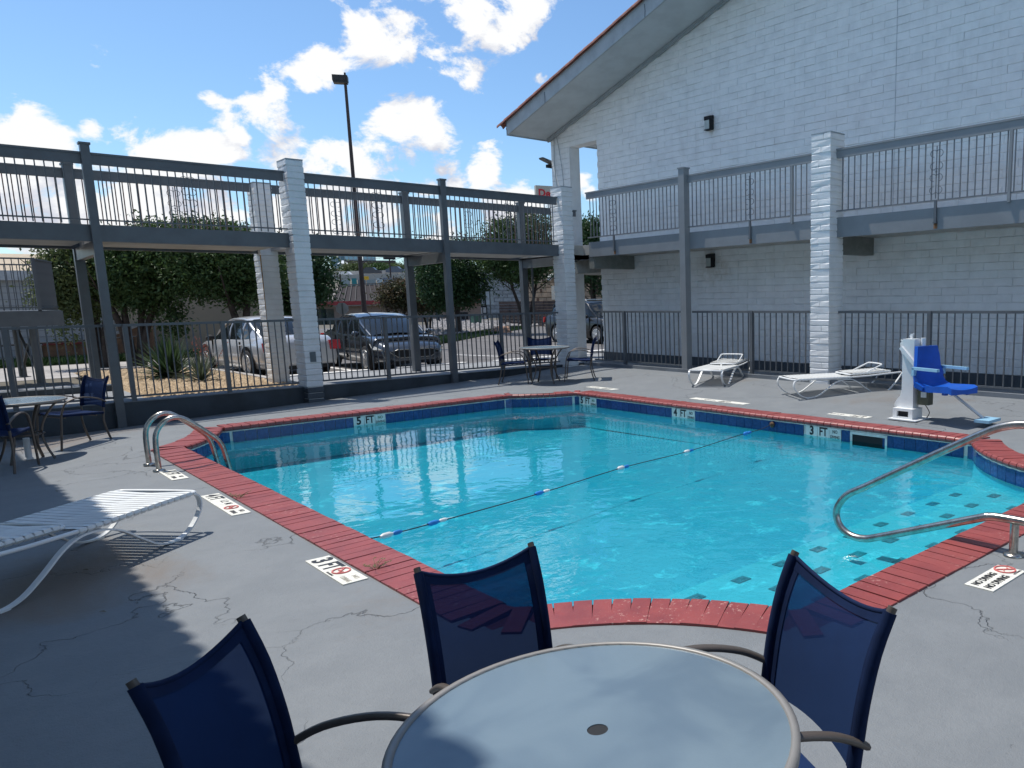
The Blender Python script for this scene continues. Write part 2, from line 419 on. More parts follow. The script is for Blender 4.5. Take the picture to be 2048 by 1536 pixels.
def pool_mat(name, a, b):
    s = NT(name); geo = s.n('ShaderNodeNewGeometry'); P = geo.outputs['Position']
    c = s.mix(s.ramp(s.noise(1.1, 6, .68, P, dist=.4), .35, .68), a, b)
    c = s.mix(s.ramp(s.noise(4.5, 7, .72, P, dist=.5), .55, .66, 0, .55), c, (.80, .90, .92))  # pale mottling painted in, standing for caustics and sun glints
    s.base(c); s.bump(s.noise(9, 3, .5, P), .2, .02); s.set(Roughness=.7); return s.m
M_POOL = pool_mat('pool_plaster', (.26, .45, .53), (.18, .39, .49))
M_POOLWALL = pool_mat('pool_wall_plaster', (.52, .74, .80), (.44, .68, .76))  # paler than the floor: bounce light painted into the shaded walls
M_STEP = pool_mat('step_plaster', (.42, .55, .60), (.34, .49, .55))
M_STEPTILE = mat('dark_step_tile', (.17, .25, .29), .3, var=.3, scale=40)
def water_material():
    s = NT('pool_water'); t = s.t; t.nodes.remove(s.p)
    geo = s.n('ShaderNodeNewGeometry'); P = geo.outputs['Position']
    sep = s.n('ShaderNodeSeparateXYZ'); s.l(P, sep.inputs[0])
    n1 = s.noise(1.9, 2, .5, P, dist=.5); n2 = s.noise(6.5, 2, .5, P, dist=.6); n3 = s.noise(24, 2, .5, P, dist=.2)
    # calmer under the walkway side, choppier nearer the steps
    chop = s.ramp(sep.outputs[1], 7.2, 4.4, .10, .85)
    h = s.math('ADD', s.math('MULTIPLY', s.math('MULTIPLY', n1, .9), s.math('MULTIPLY_ADD', chop, .9, .30)), s.math('MULTIPLY', s.math('MULTIPLY', n2, .42), s.math('MULTIPLY_ADD', chop, .85, .15)))
    h = s.math('ADD', h, s.math('MULTIPLY', s.math('MULTIPLY', n3, .09), chop))
    b = s.n('ShaderNodeBump'); b.inputs['Strength'].default_value = 1.0; b.inputs['Distance'].default_value = .016; s.l(h, b.inputs['Height'])
    fr = s.n('ShaderNodeFresnel'); fr.inputs['IOR'].default_value = 1.8; s.l(b.outputs[0], fr.inputs['Normal'])
    gl = s.n('ShaderNodeBsdfGlossy'); gl.inputs['Roughness'].default_value = .012; s.l(b.outputs[0], gl.inputs['Normal'])
    tr = s.n('ShaderNodeBsdfTransparent'); tr.inputs['Color'].default_value = (.25, .83, .91, 1)
    mx = s.n('ShaderNodeMixShader'); s.l(fr.outputs[0], mx.inputs[0]); s.l(tr.outputs[0], mx.inputs[1]); s.l(gl.outputs[0], mx.inputs[2])
    s.l(mx.outputs[0], s.out.inputs[0]); return s.m
M_WATER = water_material()
M_CHROME = mat('stainless_steel', (.56, .53, .48), .27, 1.0, var=.18, scale=18, bump=.06, bscale=30)
M_BRONZE = mat('bronze_frame', (.125, .105, .09), .42, .35, var=.08, scale=8)
def sling_material():
    s = NT('navy_sling'); geo = s.n('ShaderNodeNewGeometry')
    c = s.mix(s.ramp(s.noise(2.5, 4, .6), .3, .7), (.004, .020, .078), (.003, .014, .058)); s.base(c); s.set(Roughness=.8, Specular_IOR_Level=.12)
    s.bump(s.noise(500, 2, .5, stretch=(1, .25, 1)), .3, .002)
    tr = s.n('ShaderNodeBsdfTransparent'); tr.inputs['Color'].default_value = (.28, .42, .75, 1); mx = s.n('ShaderNodeMixShader'); mx.inputs[0].default_value = .11
    s.l(s.p.outputs[0], mx.inputs[1]); s.l(tr.outputs[0], mx.inputs[2]); s.l(mx.outputs[0], s.out.inputs[0]); return s.m
M_SLING = sling_material()
M_HEM = mat('navy_hem', (.006, .017, .06), .8, var=.15, scale=12, spec=.15)
def frosted():
    s = NT('frosted_glass'); c = s.mix(s.ramp(s.noise(3.4, 3, .5, dist=.6), .36, .64), (.185, .25, .295), (.135, .19, .24)); s.base(c)  # broad tone patches paint in blurred reflections on the glass
    s.bump(s.noise(170, 2, .5), .12, .003); s.set(Roughness=.26, Specular_IOR_Level=.7)
    tr = s.n('ShaderNodeBsdfTransparent'); tr.inputs['Color'].default_value = (.75,.85,.9,1); mx = s.n('ShaderNodeMixShader'); mx.inputs[0].default_value = .14
    s.l(s.p.outputs[0], mx.inputs[1]); s.l(tr.outputs[0], mx.inputs[2]); s.l(mx.outputs[0], s.out.inputs[0]); return s.m
M_FROST = frosted()
M_WHITE = mat('white_powder_coat', (.78, .80, .80), .35, var=.04, scale=4)
M_STRAP = mat('white_vinyl_strap', (.76, .78, .77), .42, var=.07, scale=7)
M_LIFTBLUE = mat('blue_plastic', (.006, .095, .50), .38, var=.1, scale=5)
M_LIFTLB = mat('pale_blue_plastic', (.28, .52, .70), .4, var=.06, scale=5)
M_DARK = mat('dark_void', (.01, .012, .015), .8, var=.0)
M_RUBBER = mat('black_rubber', (.018, .018, .02), .8, var=.15, scale=20)
M_GLASSC = mat('car_glass', (.012, .016, .02), .06, 0., var=.05, spec=.45)
M_SILVER = mat('silver_car_paint', (.56, .57, .58), .28, .35, var=.02, coat=.8)
M_GREYCAR = mat('charcoal_car_paint', (.055, .065, .08), .22, .5, var=.02, coat=1.)
M_BLACKCAR = mat('dark_suv_paint', (.018, .02, .022), .3, .1, var=.02, coat=.35)
M_BLUECAR = mat('blue_suv_paint', (.06, .09, .15), .25, .4, var=.02, coat=1.)
M_TAIL = mat('red_lamp', (.55, .01, .015), .15, var=.1, coat=1.)
M_HEAD = mat('clear_lamp', (.62, .60, .52), .1, var=.15, scale=25, coat=1.)
M_ASPHALT = mat('worn_asphalt', (.135, .128, .125), .85, var=.16, scale=1.3, bump=.5, bscale=60)
M_CONC = mat('pale_concrete', (.36, .34, .32), .8, var=.1, scale=1.6, bump=.3, bscale=30)
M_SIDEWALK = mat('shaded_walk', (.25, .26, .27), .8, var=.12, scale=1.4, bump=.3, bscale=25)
M_WHITEPAINT = mat('white_road_paint', (.74, .73, .70), .7, var=.1, scale=8)
M_GRASS = mat('grass_blades', (.045, .10, .022), .8, var=.3, scale=3)
M_SOIL = mat('dry_ground', (.13, .115, .085), .9, var=.2, scale=.4, bump=.4, bscale=12)
# ---- END PART 1
# ------------------------------------------------------------------ ground, road, deck
def sheet(name, x0, x1, y0, y1, z, m, step=None):
    b = MB(); b.add([(x0,y0,z),(x1,y0,z),(x1,y1,z),(x0,y1,z)], [(0,1,2,3)]); o = b.build(name, m); tag(o, kind='structure'); return o
g = MB()
xs = [-1500,-400,-60,-20,20,60,200,500,1500]; ys = [15.2,17,60,90,160,260,700,1500]
def gz(x, y):
    z = -.07
    if y > 60: z -= .5*smooth((y-60)/40)
    if y > 110: z += 7.5*smooth((y-110)/70)
    return z
g.grid([[(x, y, gz(x, y)) for y in np.concatenate([np.linspace(15.2, 200, 60), np.linspace(230, 1500, 12)])] for x in np.concatenate([np.linspace(-900, -60, 8), np.linspace(-50, 200, 26), np.linspace(240, 1500, 12)])])
tag(g.build('ground', M_SOIL), kind='structure')
g2 = MB(); g2.add([(-900,-600,-2.2),(1500,-600,-2.2),(1500,15.2,-2.2),(-900,15.2,-2.2)], [(0,1,2,3)]); tag(g2.build('ground', M_SOIL), kind='structure')
park = MB(); park.grid([[(x, y, -.055) for y in (15.4, 58)] for x in (5.2, 120)]); tag(park.build('parking_lot', M_ASPHALT), kind='structure')
road2 = MB(); road2.grid([[(x, y, -.062) for y in (24.9, 30.6)] for x in (-60, 5.2)]); tag(road2.build('driveway', M_CONC), kind='structure')

# pool outline -------------------------------------------------------
PX0, PX1, PY0, PY1 = 2.10, 8.36, 2.38, 12.02
def corner(cx, cy, sx, sy, ax, ay, sag=.17, rev=False, n=12):
    """concave cut corner from (cx+sx*ax, cy) to (cx, cy+sy*ay)"""
    A = Vector((cx+sx*ax, cy)); B = Vector((cx, cy+sy*ay)); mid = (A+B)/2; nrm_ = Vector((sx, sy)).normalized()
    out = []
    for i in range(n+1):
        t = i/n; p = A.lerp(B, t) + nrm_*sag*4*t*(1-t); out.append((p.x, p.y))
    return out[::-1] if rev else out
OUT = []
OUT += corner(PX0, PY0, 1, 1, 1.02, 1.15, .15)[::-1]           # near-left notch: from left edge to near edge
OUT += corner(PX1, PY0, -1, 1, 1.15, 1.55, .22)                 # near-right
OUT += corner(PX1, PY1, -1, -1, 1.0, .62, .10)[::-1]           # far-right
OUT += corner(PX0, PY1, 1, -1, .72, 1.30, .10)                  # far-left
OUT = [Vector((x, y)) for x, y in OUT]                          # counter-clockwise
def offset_outline(d):
    n = len(OUT); res = []
    for i in range(n):
        a, b, c = OUT[i-1], OUT[i], OUT[(i+1) % n]
        t1 = (b-a).normalized(); t2 = (c-b).normalized(); n1 = Vector((t1.y, -t1.x)); n2 = Vector((t2.y, -t2.x))
        m = (n1+n2).normalized(); k = 1/max(.5, m.dot(n1)); res.append(b + m*d*k)
    return res
def inside(poly, x, y):
    c = False; j = len(poly)-1
    for i in range(len(poly)):
        xi, yi = poly[i]; xj, yj = poly[j]
        if (yi > y) != (yj > y) and x < (xj-xi)*(y-yi)/(yj-yi)+xi: c = not c
        j = i
    return c
OFF15 = [tuple(p) for p in offset_outline(.17)]
# deck sheet with the pool cut out
dk = MB(); S = .1; nx = int(14.6/S); ny = int(18.9/S); X0 = -2.9; Y0 = -3.7
idx = {}
for i in range(nx+1):
    for j in range(ny+1):
        x = X0+i*S; y = Y0+j*S
        idx[i, j] = len(dk.v); dk.v.append((x, y, deck_z(x, y)))
for i in range(nx):
    for j in range(ny):
        x = X0+(i+.5)*S; y = Y0+(j+.5)*S
        if inside(OFF15, x, y): continue
        dk.f.append((idx[i,j], idx[i+1,j], idx[i+1,j+1], idx[i,j+1])); dk.sm.append(True); dk.mi.append(0)
tag(dk.build('pool_deck', M_DECK), kind='structure')

# basin
WZ = -.19
bn = MB(); ringT = [Vector((p.x, p.y, .0)) for p in offset_outline(.012)]
def floor_z(y): return -.50 - .10*max(0., min(1., (y-5)/5.5))
n = len(OUT)
rings = []
for z, d in ((.0, .012), (-.25, .012), (-.42, .0), (-.50, -.02)):
    rings.append([Vector((p.x, p.y, z if z > -.4 else (z - .10*max(0., min(1., (p.y-5)/5.5))))) for p in offset_outline(d)])
for a in range(3):
    vs = rings[a]+rings[a+1]; bn.add(vs, [(i, (i+1) % n, n+(i+1) % n, n+i) for i in range(n)], smooth=False, mi=1)
# floor as grid clipped
fz = MB(); S2 = .25
FL = [tuple(p) for p in offset_outline(-.05)]
for i in range(26):
    for j in range(40):
        x = PX0+i*S2; y = PY0+j*S2
        bn.add([(x,y,floor_z(y)-.004),(x+S2,y,floor_z(y)-.004),(x+S2,y+S2,floor_z(y+S2)-.004),(x,y+S2,floor_z(y+S2)-.004)], [(0,1,2,3)])
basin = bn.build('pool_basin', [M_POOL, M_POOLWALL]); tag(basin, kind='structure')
# steps across the near end
stepdef = [(2.38, 2.95, -.25), (2.95, 3.40, -.33), (3.40, 3.86, -.42)]
for k, (ya, yb, z) in enumerate(stepdef):
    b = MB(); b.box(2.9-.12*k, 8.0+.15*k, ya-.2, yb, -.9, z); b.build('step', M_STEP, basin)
st = MB().box(-.068, .068, -.042, .042, 0, .004).mesh('step_tile', M_STEPTILE)
for k, (ya, yb, z) in enumerate(stepdef):
    for i in range(9):
        x = 3.40+.48*i + .12*k
        if x < 7.9: link('step_tile', st, basin, (x, yb-.17, z+.002))
# water
wt_ = MB(); WO = offset_outline(.008)
wt_.add([(p.x, p.y, WZ) for p in WO], [tuple(range(len(WO)))])
tag(wt_.build('pool_water', M_WATER), kind='structure')

# walk the outline at equal steps
def walk(poly, step):
    P = [Vector(p) for p in poly]; P.append(P[0]); L = [0]
    for a, b in zip(P, P[1:]): L.append(L[-1]+(b-a).length)
    N = int(round(L[-1]/step)); st_ = L[-1]/N; out = []; k = 0
    for i in range(N):
        s = (i+.5)*st_
        while L[k+1] < s: k += 1
        t = (s-L[k])/(L[k+1]-L[k]); p = P[k].lerp(P[k+1], t)
        # smoothed tangent
        out.append((p, (P[k+1]-P[k]).normalized(), s))
    res = []
    for i, (p, t, s) in enumerate(out):
        t2 = (out[(i+1) % N][0]-out[i-1][0]).normalized(); res.append((p, t2, s))
    return res, st_
# coping bricks
def coping_mesh(w, L0=-.035, L1=.30):
    prof = [(L1, -.05), (L1, .018), (L0+.045, .024)]
    for i in range(5):
        a = math.pi/2 - (i+.5)/5*math.pi; prof.append((L0+.03-.03*math.cos(a)*1.0, -.008+.032*math.sin(a)))
    prof += [(L0+.035, -.04), (.02, -.042)]
    b = MB(); n = len(prof)
    for x in (-w/2, w/2): pass
    vs = [(-w/2*(1 if y > L0+.1 else .985), y, z) for y, z in prof] + [(w/2*(1 if y > L0+.1 else .985), y, z) for y, z in prof]
    b.add(vs, [(i, i+n, (i+1) % n+n, (i+1) % n) for i in range(n)] + [tuple(range(n)), tuple(range(2*n-1, n-1, -1))])
    return b
pts, stp = walk(OUT, .108)
cms = [coping_mesh(stp-.008).mesh('brick', M_COPING) for _ in range(1)]
coping = MB()
for dd, zz in ((.02, -.048), ):
    a = offset_outline(.0); c = offset_outline(.285); nn = len(a)
    coping.add([(p.x, p.y, -.008) for p in a]+[(p.x, p.y, -.008) for p in c], [(i, (i+1) % nn, nn+(i+1) % nn, nn+i) for i in range(nn)])
coping = coping.build('pool_coping', M_CBED); tag(coping, kind='structure')
for p, t, s in pts:
    nrm_ = Vector((t.y, -t.x)); z = -.005 + random.uniform(-.0025, .0025)
    rz = math.atan2(-t.y, -t.x) + random.uniform(-.012, .012)
    M = Matrix.Translation((p.x, p.y, z)) @ Matrix.Rotation(rz, 4, 'Z') @ Matrix.Rotation(random.uniform(-.004, .004), 4, 'X')
    # local +y must point outward
    if (Matrix.Rotation(rz, 2) @ Vector((0, 1))).dot(nrm_) < 0: M = Matrix.Translation((p.x, p.y, z)) @ Matrix.Rotation(rz+math.pi, 4, 'Z')
    link('brick', cms[0], coping, M=M)
# grey paint carried over the brick tops on the far sides
def strip(name, keep):
    a = offset_outline(.045); c = offset_outline(.30); e = offset_outline(.46); b = MB(); nn = len(a)
    for i in range(nn):
        k = (i+1) % nn
        if keep(OUT[i]) and keep(OUT[k]):
            m_ = 12; q = [(OUT[i].lerp(OUT[k], t/m_)) for t in range(m_+1)]
            for t in range(m_):
                u, v = t/m_, (t+1)/m_
                A0, A1 = a[i].lerp(a[k], u), a[i].lerp(a[k], v); C0, C1 = c[i].lerp(c[k], u), c[i].lerp(c[k], v); E0_, E1_ = e[i].lerp(e[k], u), e[i].lerp(e[k], v)
                z = .026; b.add([(A0.x,A0.y,z-.002),(A1.x,A1.y,z-.002),(C1.x,C1.y,z),(C0.x,C0.y,z)], [(0,1,2,3)]); b.add([(C0.x,C0.y,z),(C1.x,C1.y,z),(E1_.x,E1_.y,.004+deck_z(E1_.x,E1_.y)),(E0_.x,E0_.y,.004+deck_z(E0_.x,E0_.y))], [(0,1,2,3)])
    tag(b.build(name, M_DECK), kind='structure')
strip('pool_deck', lambda p: (p.x > PX1-.02 and p.y > 4.2) or (p.y > PY1-.5 and p.x > 3.2))
# white band under the nose
wb = MB(); a = offset_outline(-.006); b_ = offset_outline(.02); nn = len(a)
wb.add([(p.x, p.y, -.046) for p in b_]+[(p.x, p.y, -.050) for p in a]+[(p.x, p.y, -.064) for p in a]+[(p.x, p.y, -.064) for p in b_],
       [(k*nn+i, k*nn+(i+1) % nn, (k+1)*nn+(i+1) % nn, (k+1)*nn+i) for k in range(3) for i in range(nn)])
wb.build('mortar_band', M_GROUT, basin)
gb = MB(); a = offset_outline(.008); gb.add([(p.x, p.y, -.060) for p in a]+[(p.x, p.y, -.24) for p in a], [(i, (i+1) % nn, nn+(i+1) % nn, nn+i) for i in range(nn)])
gb.build('grout_backing', M_GROUT, basin)
# waterline tiles (skip where the depth markers and skimmer sit)
markers = {  # centre on the outline: (x, y, length)
    'm5a': (4.85, PY1, .50), 'm5b': (PX1, 11.10, .50), 'm4': (PX1, 8.66, .52), 'm3': (PX1, 6.0, .56), 'sk': (PX1, 5.31, .50)}
tpts, ts = walk(OUT, .152)
tm = MB().box(-ts/2+.003, ts/2-.003, -.004, .006, -.077, .077).mesh('tile', M_TILE)
for p, t, s in tpts:
    if any(abs(p.x-x) < (L/2+.01 if abs(y-PY1) < .01 and q == 'm5a' else .05) and abs(p.y-y) < (.05 if q == 'm5a' else L/2+.01) for q, (x, y, L) in markers.items()): continue
    link('tile', tm, basin, M=Matrix.Translation((p.x, p.y, -.137)) @ Matrix.Rotation(math.atan2(t.y, t.x), 4, 'Z'))
def wall_marker(x, y, L, facing, num, label):
    """tiled depth marker set in the pool wall; facing: world matrix whose local x runs along the text and z up"""
    M = Matrix.Translation((x, y, -.137)) @ facing
    t = thing('depth_marker', label, 'depth marker', group='depth markers in the pool wall'); t.matrix_world = M
    w = L/3
    for k in range(3):
        b = MB(); b.box(-L/2+k*w+.003, -L/2+(k+1)*w-.003, -.012, .012, -.077, .077); b.build('marker_tile', M_WHITETILE, t)
    T = lambda cx, cz: Matrix.Translation((cx, -.0125, cz)) @ Matrix.Rotation(math.pi/2, 4, 'X')
    text_obj(num, .165, T(-L/2+w*.5, .012), M_BLACK, t, bold=.006, sx=.9)
    text_obj('FT', .155, T(0, .012), M_BLACK, t, bold=.004, sx=.8)
    text_obj('NO', .062, T(L/2-w*.5, .032), M_GREENPRINT if num == '5' else M_BLACK, t, bold=.001, sx=.8)
    text_obj('DIVING', .052, T(L/2-w*.5, -.036), M_BLACK, t, bold=.001, sx=.85)
FR = Matrix.Rotation(-math.pi/2, 4, 'Z')          # on the wall side (x = PX1), seen from -x: text runs towards -y
FI = Matrix.Identity(4)                            # on the far side (y = PY1)
wall_marker(4.85, PY1+.001, .50, FI, '5', 'white 5 ft no diving tiles in the far pool wall facing the camera')
wall_marker(PX1+.001, 11.10, .50, FR, '5', 'white 5 ft tiles in the building side pool wall near the far corner')
wall_marker(PX1+.001, 8.66, .52, FR, '4', 'white 4 ft no diving tiles in the building side pool wall')
wall_marker(PX1+.001, 6.0, .56, FR, '3', 'white 3 ft no diving tiles beside the dark skimmer opening')
sk = thing('pool_skimmer', 'dark rectangular skimmer opening in the pool wall beside the 3 ft tiles', 'skimmer', (PX1, 5.31, -.15), -math.pi/2)
b = MB(); b.box(-.245, .245, .0, .03, -.09, .075); b.build('mouth', M_DARK, sk)
b = MB(); b.box(-.27, -.24, -.012, .02, -.10, .085); b.box(.24, .27, -.012, .02, -.10, .085); b.box(-.24, .24, -.012, .02, .05, .085); b.build('frame', M_GROUT, sk)

# painted / tiled markers on the deck
def deck_marker(corners, rows, label, flip=False):
    """corners: 4 deck points p0 (text start, far from pool), ...; built as a thin tile plate"""
    p0, p1, p2, p3 = [Vector((x, y, 0)) for x, y in corners]   # text baseline from p0 to p3; p1-p0 is the letter height
    u = ((p3-p0)+(p2-p1))/2; v = ((p1-p0)+(p2-p3))/2; L = u.length; Hh = v.length
    c = (p0+p1+p2+p3)/4 + (p0-p1).normalized()*.028; u.normalize(); v = (v-u*v.dot(u)).normalized()
    w = u.cross(v)
    if w.z < 0: w = -w
    M = Matrix((u, v, u.cross(v))).transposed().to_4x4(); M.translation = (c.x, c.y, deck_z(c.x, c.y)+.004)
    t = thing('deck_marker', label, 'depth marker', group='depth markers set in the deck'); t.matrix_world = M
    k = max(1, round(L/.16))
    for i in range(k):
        b = MB(); b.box(-L/2+i*L/k+.001, -L/2+(i+1)*L/k-.001, -Hh/2, Hh/2, -.01, .003); b.build('marker_tile', M_DECKTILE, t)
    for txt, size, cx, cy, m, bold, sx in rows:
        if txt == 'SIGN':
            b = MB(); ring = [(cx+size*math.cos(a), cy+size*math.sin(a), .0055) for a in np.linspace(0, 2*math.pi, 25)]
            b.tube(ring, .006, 4); q = size*.7; b.tube([(cx-q, cy+q, .0055), (cx+q, cy-q, .0055)], .006, 4)
            b.tube([(cx-q*.7, cy-.01, .0055), (cx-.005, cy+.008, .0055), (cx+.02, cy-.02, .0055), (cx+q*.8, cy+.004, .0055)], .004, 4); b.build('no_diving_symbol', m, t)
        else: text_obj(txt, size, Matrix.Translation((cx, cy, .0035)), m, t, bold=bold, sx=sx)
    return t
deck_marker([(1.655,5.25),(1.805,5.25),(1.805,4.62),(1.655,4.62)],
  [('3', .17, -.235, 0, M_BLACK, .006, 1.0), ('FT', .17, -.085, 0, M_BLACK, .005, .75), ('SIGN', .052, .065, .01, M_REDPRINT, 0, 1), ('NO', .045, .235, .03, M_FAINT, .0, 1), ('DIVING', .045, .235, -.03, M_FAINT, 0, .8), ('NO DIVING', .02, .065, -.06, M_FADED, 0, .9)],
  'cream 3 ft tiles with red no diving symbol in the deck by the left coping')
deck_marker([(1.65,7.80),(1.79,7.80),(1.79,6.86),(1.65,6.86)],
  [('4', .15, -.40, 0, M_BLACK, .005, 1.0), ('FT', .15, -.27, 0, M_BLACK, .004, .75), ('1.2', .08, -.10, .02, M_FADED, .001, .9), ('M', .08, .02, .02, M_FADED, .001, .9), ('SIGN', .05, .19, .0, M_REDPRINT, 0, 1), ('NO', .05, .36, .03, M_FADED, .001, .9), ('DIVING', .045, .36, -.03, M_FADED, .001, .8)],
  'long worn 4 ft tile strip in the deck beyond the white lounger')
deck_marker([(1.63,9.30),(1.77,9.30),(1.77,8.74),(1.63,8.74)],
  [('5', .15, -.2, 0, M_BLACK, .005, 1.0), ('FT', .15, -.06, 0, M_BLACK, .004, .75), ('NO', .05, .15, .03, M_FADED, .001, .9), ('DIVING', .045, .15, -.03, M_FADED, .001, .8)],
  'worn 5 ft tile strip in the deck right behind the pool ladder')
deck_marker([(4.085,1.80),(4.085,1.97),(4.53,1.97),(4.53,1.80)],
  [('NO DIVING', .062, -.065, .035, M_BLACK, .002, .8), ('NO DIVING', .062, -.065, -.04, M_BLACK, .002, .8), ('SIGN', .06, .16, .015, M_REDPRINT, 0, 1), ('NO DIVING', .02, .165, -.06, M_FADED, 0, .9)],
  'white no diving tiles in the near deck below the stair handrail')
for (ya, yb, t_, lb) in ((11.95, 11.15, '5 FT', 'white 5 ft strip in the deck behind the far coping, seen edge on'), (9.15, 7.95, '4 FT', 'white 4 ft strip in the deck beyond the 4 ft wall tiles'), (6.38, 5.74, '3 FT', 'white 3 ft strip in the deck just left of the pool lift')):
    deck_marker([(9.10, ya), (8.93, ya), (8.93, yb), (9.10, yb)][::1] if False else [(8.93, yb), (9.10, yb), (9.10, ya), (8.93, ya)][::-1] if False else [(9.10, yb), (8.93, yb), (8.93, ya), (9.10, ya)],
      [(t_, .14, -.15, 0, M_BLACK, .004, .85), ('NO DIVING', .05, .2, 0, M_FADED, .001, .9)], lb)

# ------------------------------------------------------------------ kerb wall and walk under the walkway
YK = 15.2
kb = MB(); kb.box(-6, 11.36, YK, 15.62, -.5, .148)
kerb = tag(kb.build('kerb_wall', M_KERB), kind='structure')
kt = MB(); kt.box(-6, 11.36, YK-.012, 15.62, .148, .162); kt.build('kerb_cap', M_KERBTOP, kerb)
wk = MB(); wk.box(5.35, 20.0, 15.62, 18.35, -.4, .09); wk.box(11.7, 20, -8, 15.62, -.4, .10); tag(wk.build('sidewalk', M_SIDEWALK), kind='structure')
wk = MB(); wk.box(-6, 2.75, 15.62, 20.6, -.4, .085); tag(wk.build('sidewalk', M_SIDEWALK), kind='structure')
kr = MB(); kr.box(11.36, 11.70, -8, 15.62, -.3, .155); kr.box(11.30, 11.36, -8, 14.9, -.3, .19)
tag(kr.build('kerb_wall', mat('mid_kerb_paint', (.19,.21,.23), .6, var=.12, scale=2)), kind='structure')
# dark raised slab edge near the landing
b = MB(); b.box(.6, 2.75, 18.3, 18.6, .085, .2); tag(b.build('kerb_edge', M_KERB), kind='structure')
# kerb around the gravel bed
gk = MB(); kp = [(5.35, 15.7), (5.35, 19.0), (5.25, 21.5), (5.0, 24.3), (4.2, 24.8), (2.9, 24.9)]
for a, c in zip(kp, kp[1:]): gk.bar((a[0], a[1], .01), (c[0], c[1], .01), .16, .2)
tag(gk.build('bed_kerb', M_CONC), kind='structure')
gs = MB(); gs.add([(2.75,15.63,.06),(5.3,15.63,.06),(5.3,19,.06),(5.2,21.5,.06),(4.95,24.2,.06),(2.75,24.8,.06)], [(0,1,2,3,4,5)])
gravel_mat = mat('tan_gravel_bed', (.42, .34, .24), .9, var=.3, scale=22, bump=1., bscale=40)
tag(gs.build('gravel_bed', gravel_mat), kind='structure')
M_STONE = mat('tan_pebble', (.56, .42, .26), .8, var=.25, scale=9, perobj=0)
def rocks(name, m, N, area, zf, size, seed=3):
    r = np.random.default_rng(seed); V = []; F = []
    base = np.array([(1,0,0),(-1,0,0),(0,1,0),(0,-1,0),(0,0,1),(0,0,-1)], float); tri = [(0,2,4),(2,1,4),(1,3,4),(3,0,4),(2,0,5),(1,2,5),(3,1,5),(0,3,5)]
    for i in range(N):
        x, y = area(r); s = size*r.uniform(.5, 1.3)
        p = base*np.array([s, s*r.uniform(.6,1), s*r.uniform(.4,.7)])*r.uniform(.8,1.2,(6,1)); a = r.uniform(0, 6.28); c, q = math.cos(a), math.sin(a)
        p = p @ np.array([[c,q,0],[-q,c,0],[0,0,1]]) + np.array([x, y, zf(x, y)+s*.2]); o = len(V)
        V += [tuple(t) for t in p]; F += [(a_+o, b_+o, c_+o) for a_, b_, c_ in tri]
    me = bpy.data.meshes.new(name); me.from_pydata(V, [], F); me.materials.append(m); return link(name, me)
def bedpt(r):
    while True:
        y = r.uniform(15.7, 24.4); x = r.uniform(2.78, 5.25)
        if y > 21 and x > 5.25-(y-21)*.1: continue
        return x, y
tag(rocks('gravel', M_STONE, 9000, bedpt, lambda x, y: .06, .062), 'tan pebbles spread round the yucca behind the fence', 'gravel', kind='stuff')
# planting strips and drive beyond
def blades(name, m, N, area, zf, h, w=.02, seed=5, lean=.35):
    r = np.random.default_rng(seed); pts = np.array([area(r) for _ in range(N)]); a = r.uniform(0, 6.28, N); hh = h*r.uniform(.5, 1.2, N)
    V = np.zeros((N, 3, 3)); z = np.array([zf(*p) for p in pts])
    V[:,0,0] = pts[:,0]+np.cos(a)*w; V[:,0,1] = pts[:,1]+np.sin(a)*w; V[:,0,2] = z
    V[:,1,0] = pts[:,0]-np.cos(a)*w; V[:,1,1] = pts[:,1]-np.sin(a)*w; V[:,1,2] = z
    V[:,2,0] = pts[:,0]+r.normal(0, lean, N)*hh; V[:,2,1] = pts[:,1]+r.normal(0, lean, N)*hh; V[:,2,2] = z+hh
    me = bpy.data.meshes.new(name); me.from_pydata(V.reshape(-1,3).tolist(), [], np.arange(3*N).reshape(N,3).tolist()); me.materials.append(m); return link(name, me)
tag(blades('grass', M_GRASS, 9000, lambda r: (r.uniform(1.2, 9.5), r.uniform(30.7, 32.4)), lambda x, y: -.06, .22, .035), 'green grass strip at the foot of the tan wall', 'grass', kind='stuff')
gsb = MB(); gsb.grid([[(x, y, -.05) for y in (30.6, 33)] for x in (-20, 14)]); tag(gsb.build('verge', mat('grass_soil', (.06,.09,.03), .9, var=.3, scale=2)), kind='structure')
# lens shaped lawn tongue right of the charcoal car
GA = [at_z(a, b, -.045) for a, b in [(870,676),(905,672),(960,664),(1010,657),(1050,653),(1052,657),(1010,664),(960,673),(905,684),(870,690)]]
gl_ = MB(); gl_.add([tuple(p) for p in GA], [tuple(range(len(GA)))]); tag(gl_.build('lawn', mat('lawn_green', (.05, .115, .022), .9, var=.3, scale=1.5)), kind='structure')
def lawnpt(r):
    poly = [(p.x, p.y) for p in GA]
    while True:
        x = r.uniform(min(p[0] for p in poly), max(p[0] for p in poly)); y = r.uniform(min(p[1] for p in poly), max(p[1] for p in poly))
        if inside(poly, x, y): return x, y
tag(blades('grass', M_GRASS, 14000, lawnpt, lambda x, y: -.045, .10, .05, seed=8), 'long green lawn tongue beside the driveway', 'grass', kind='stuff')
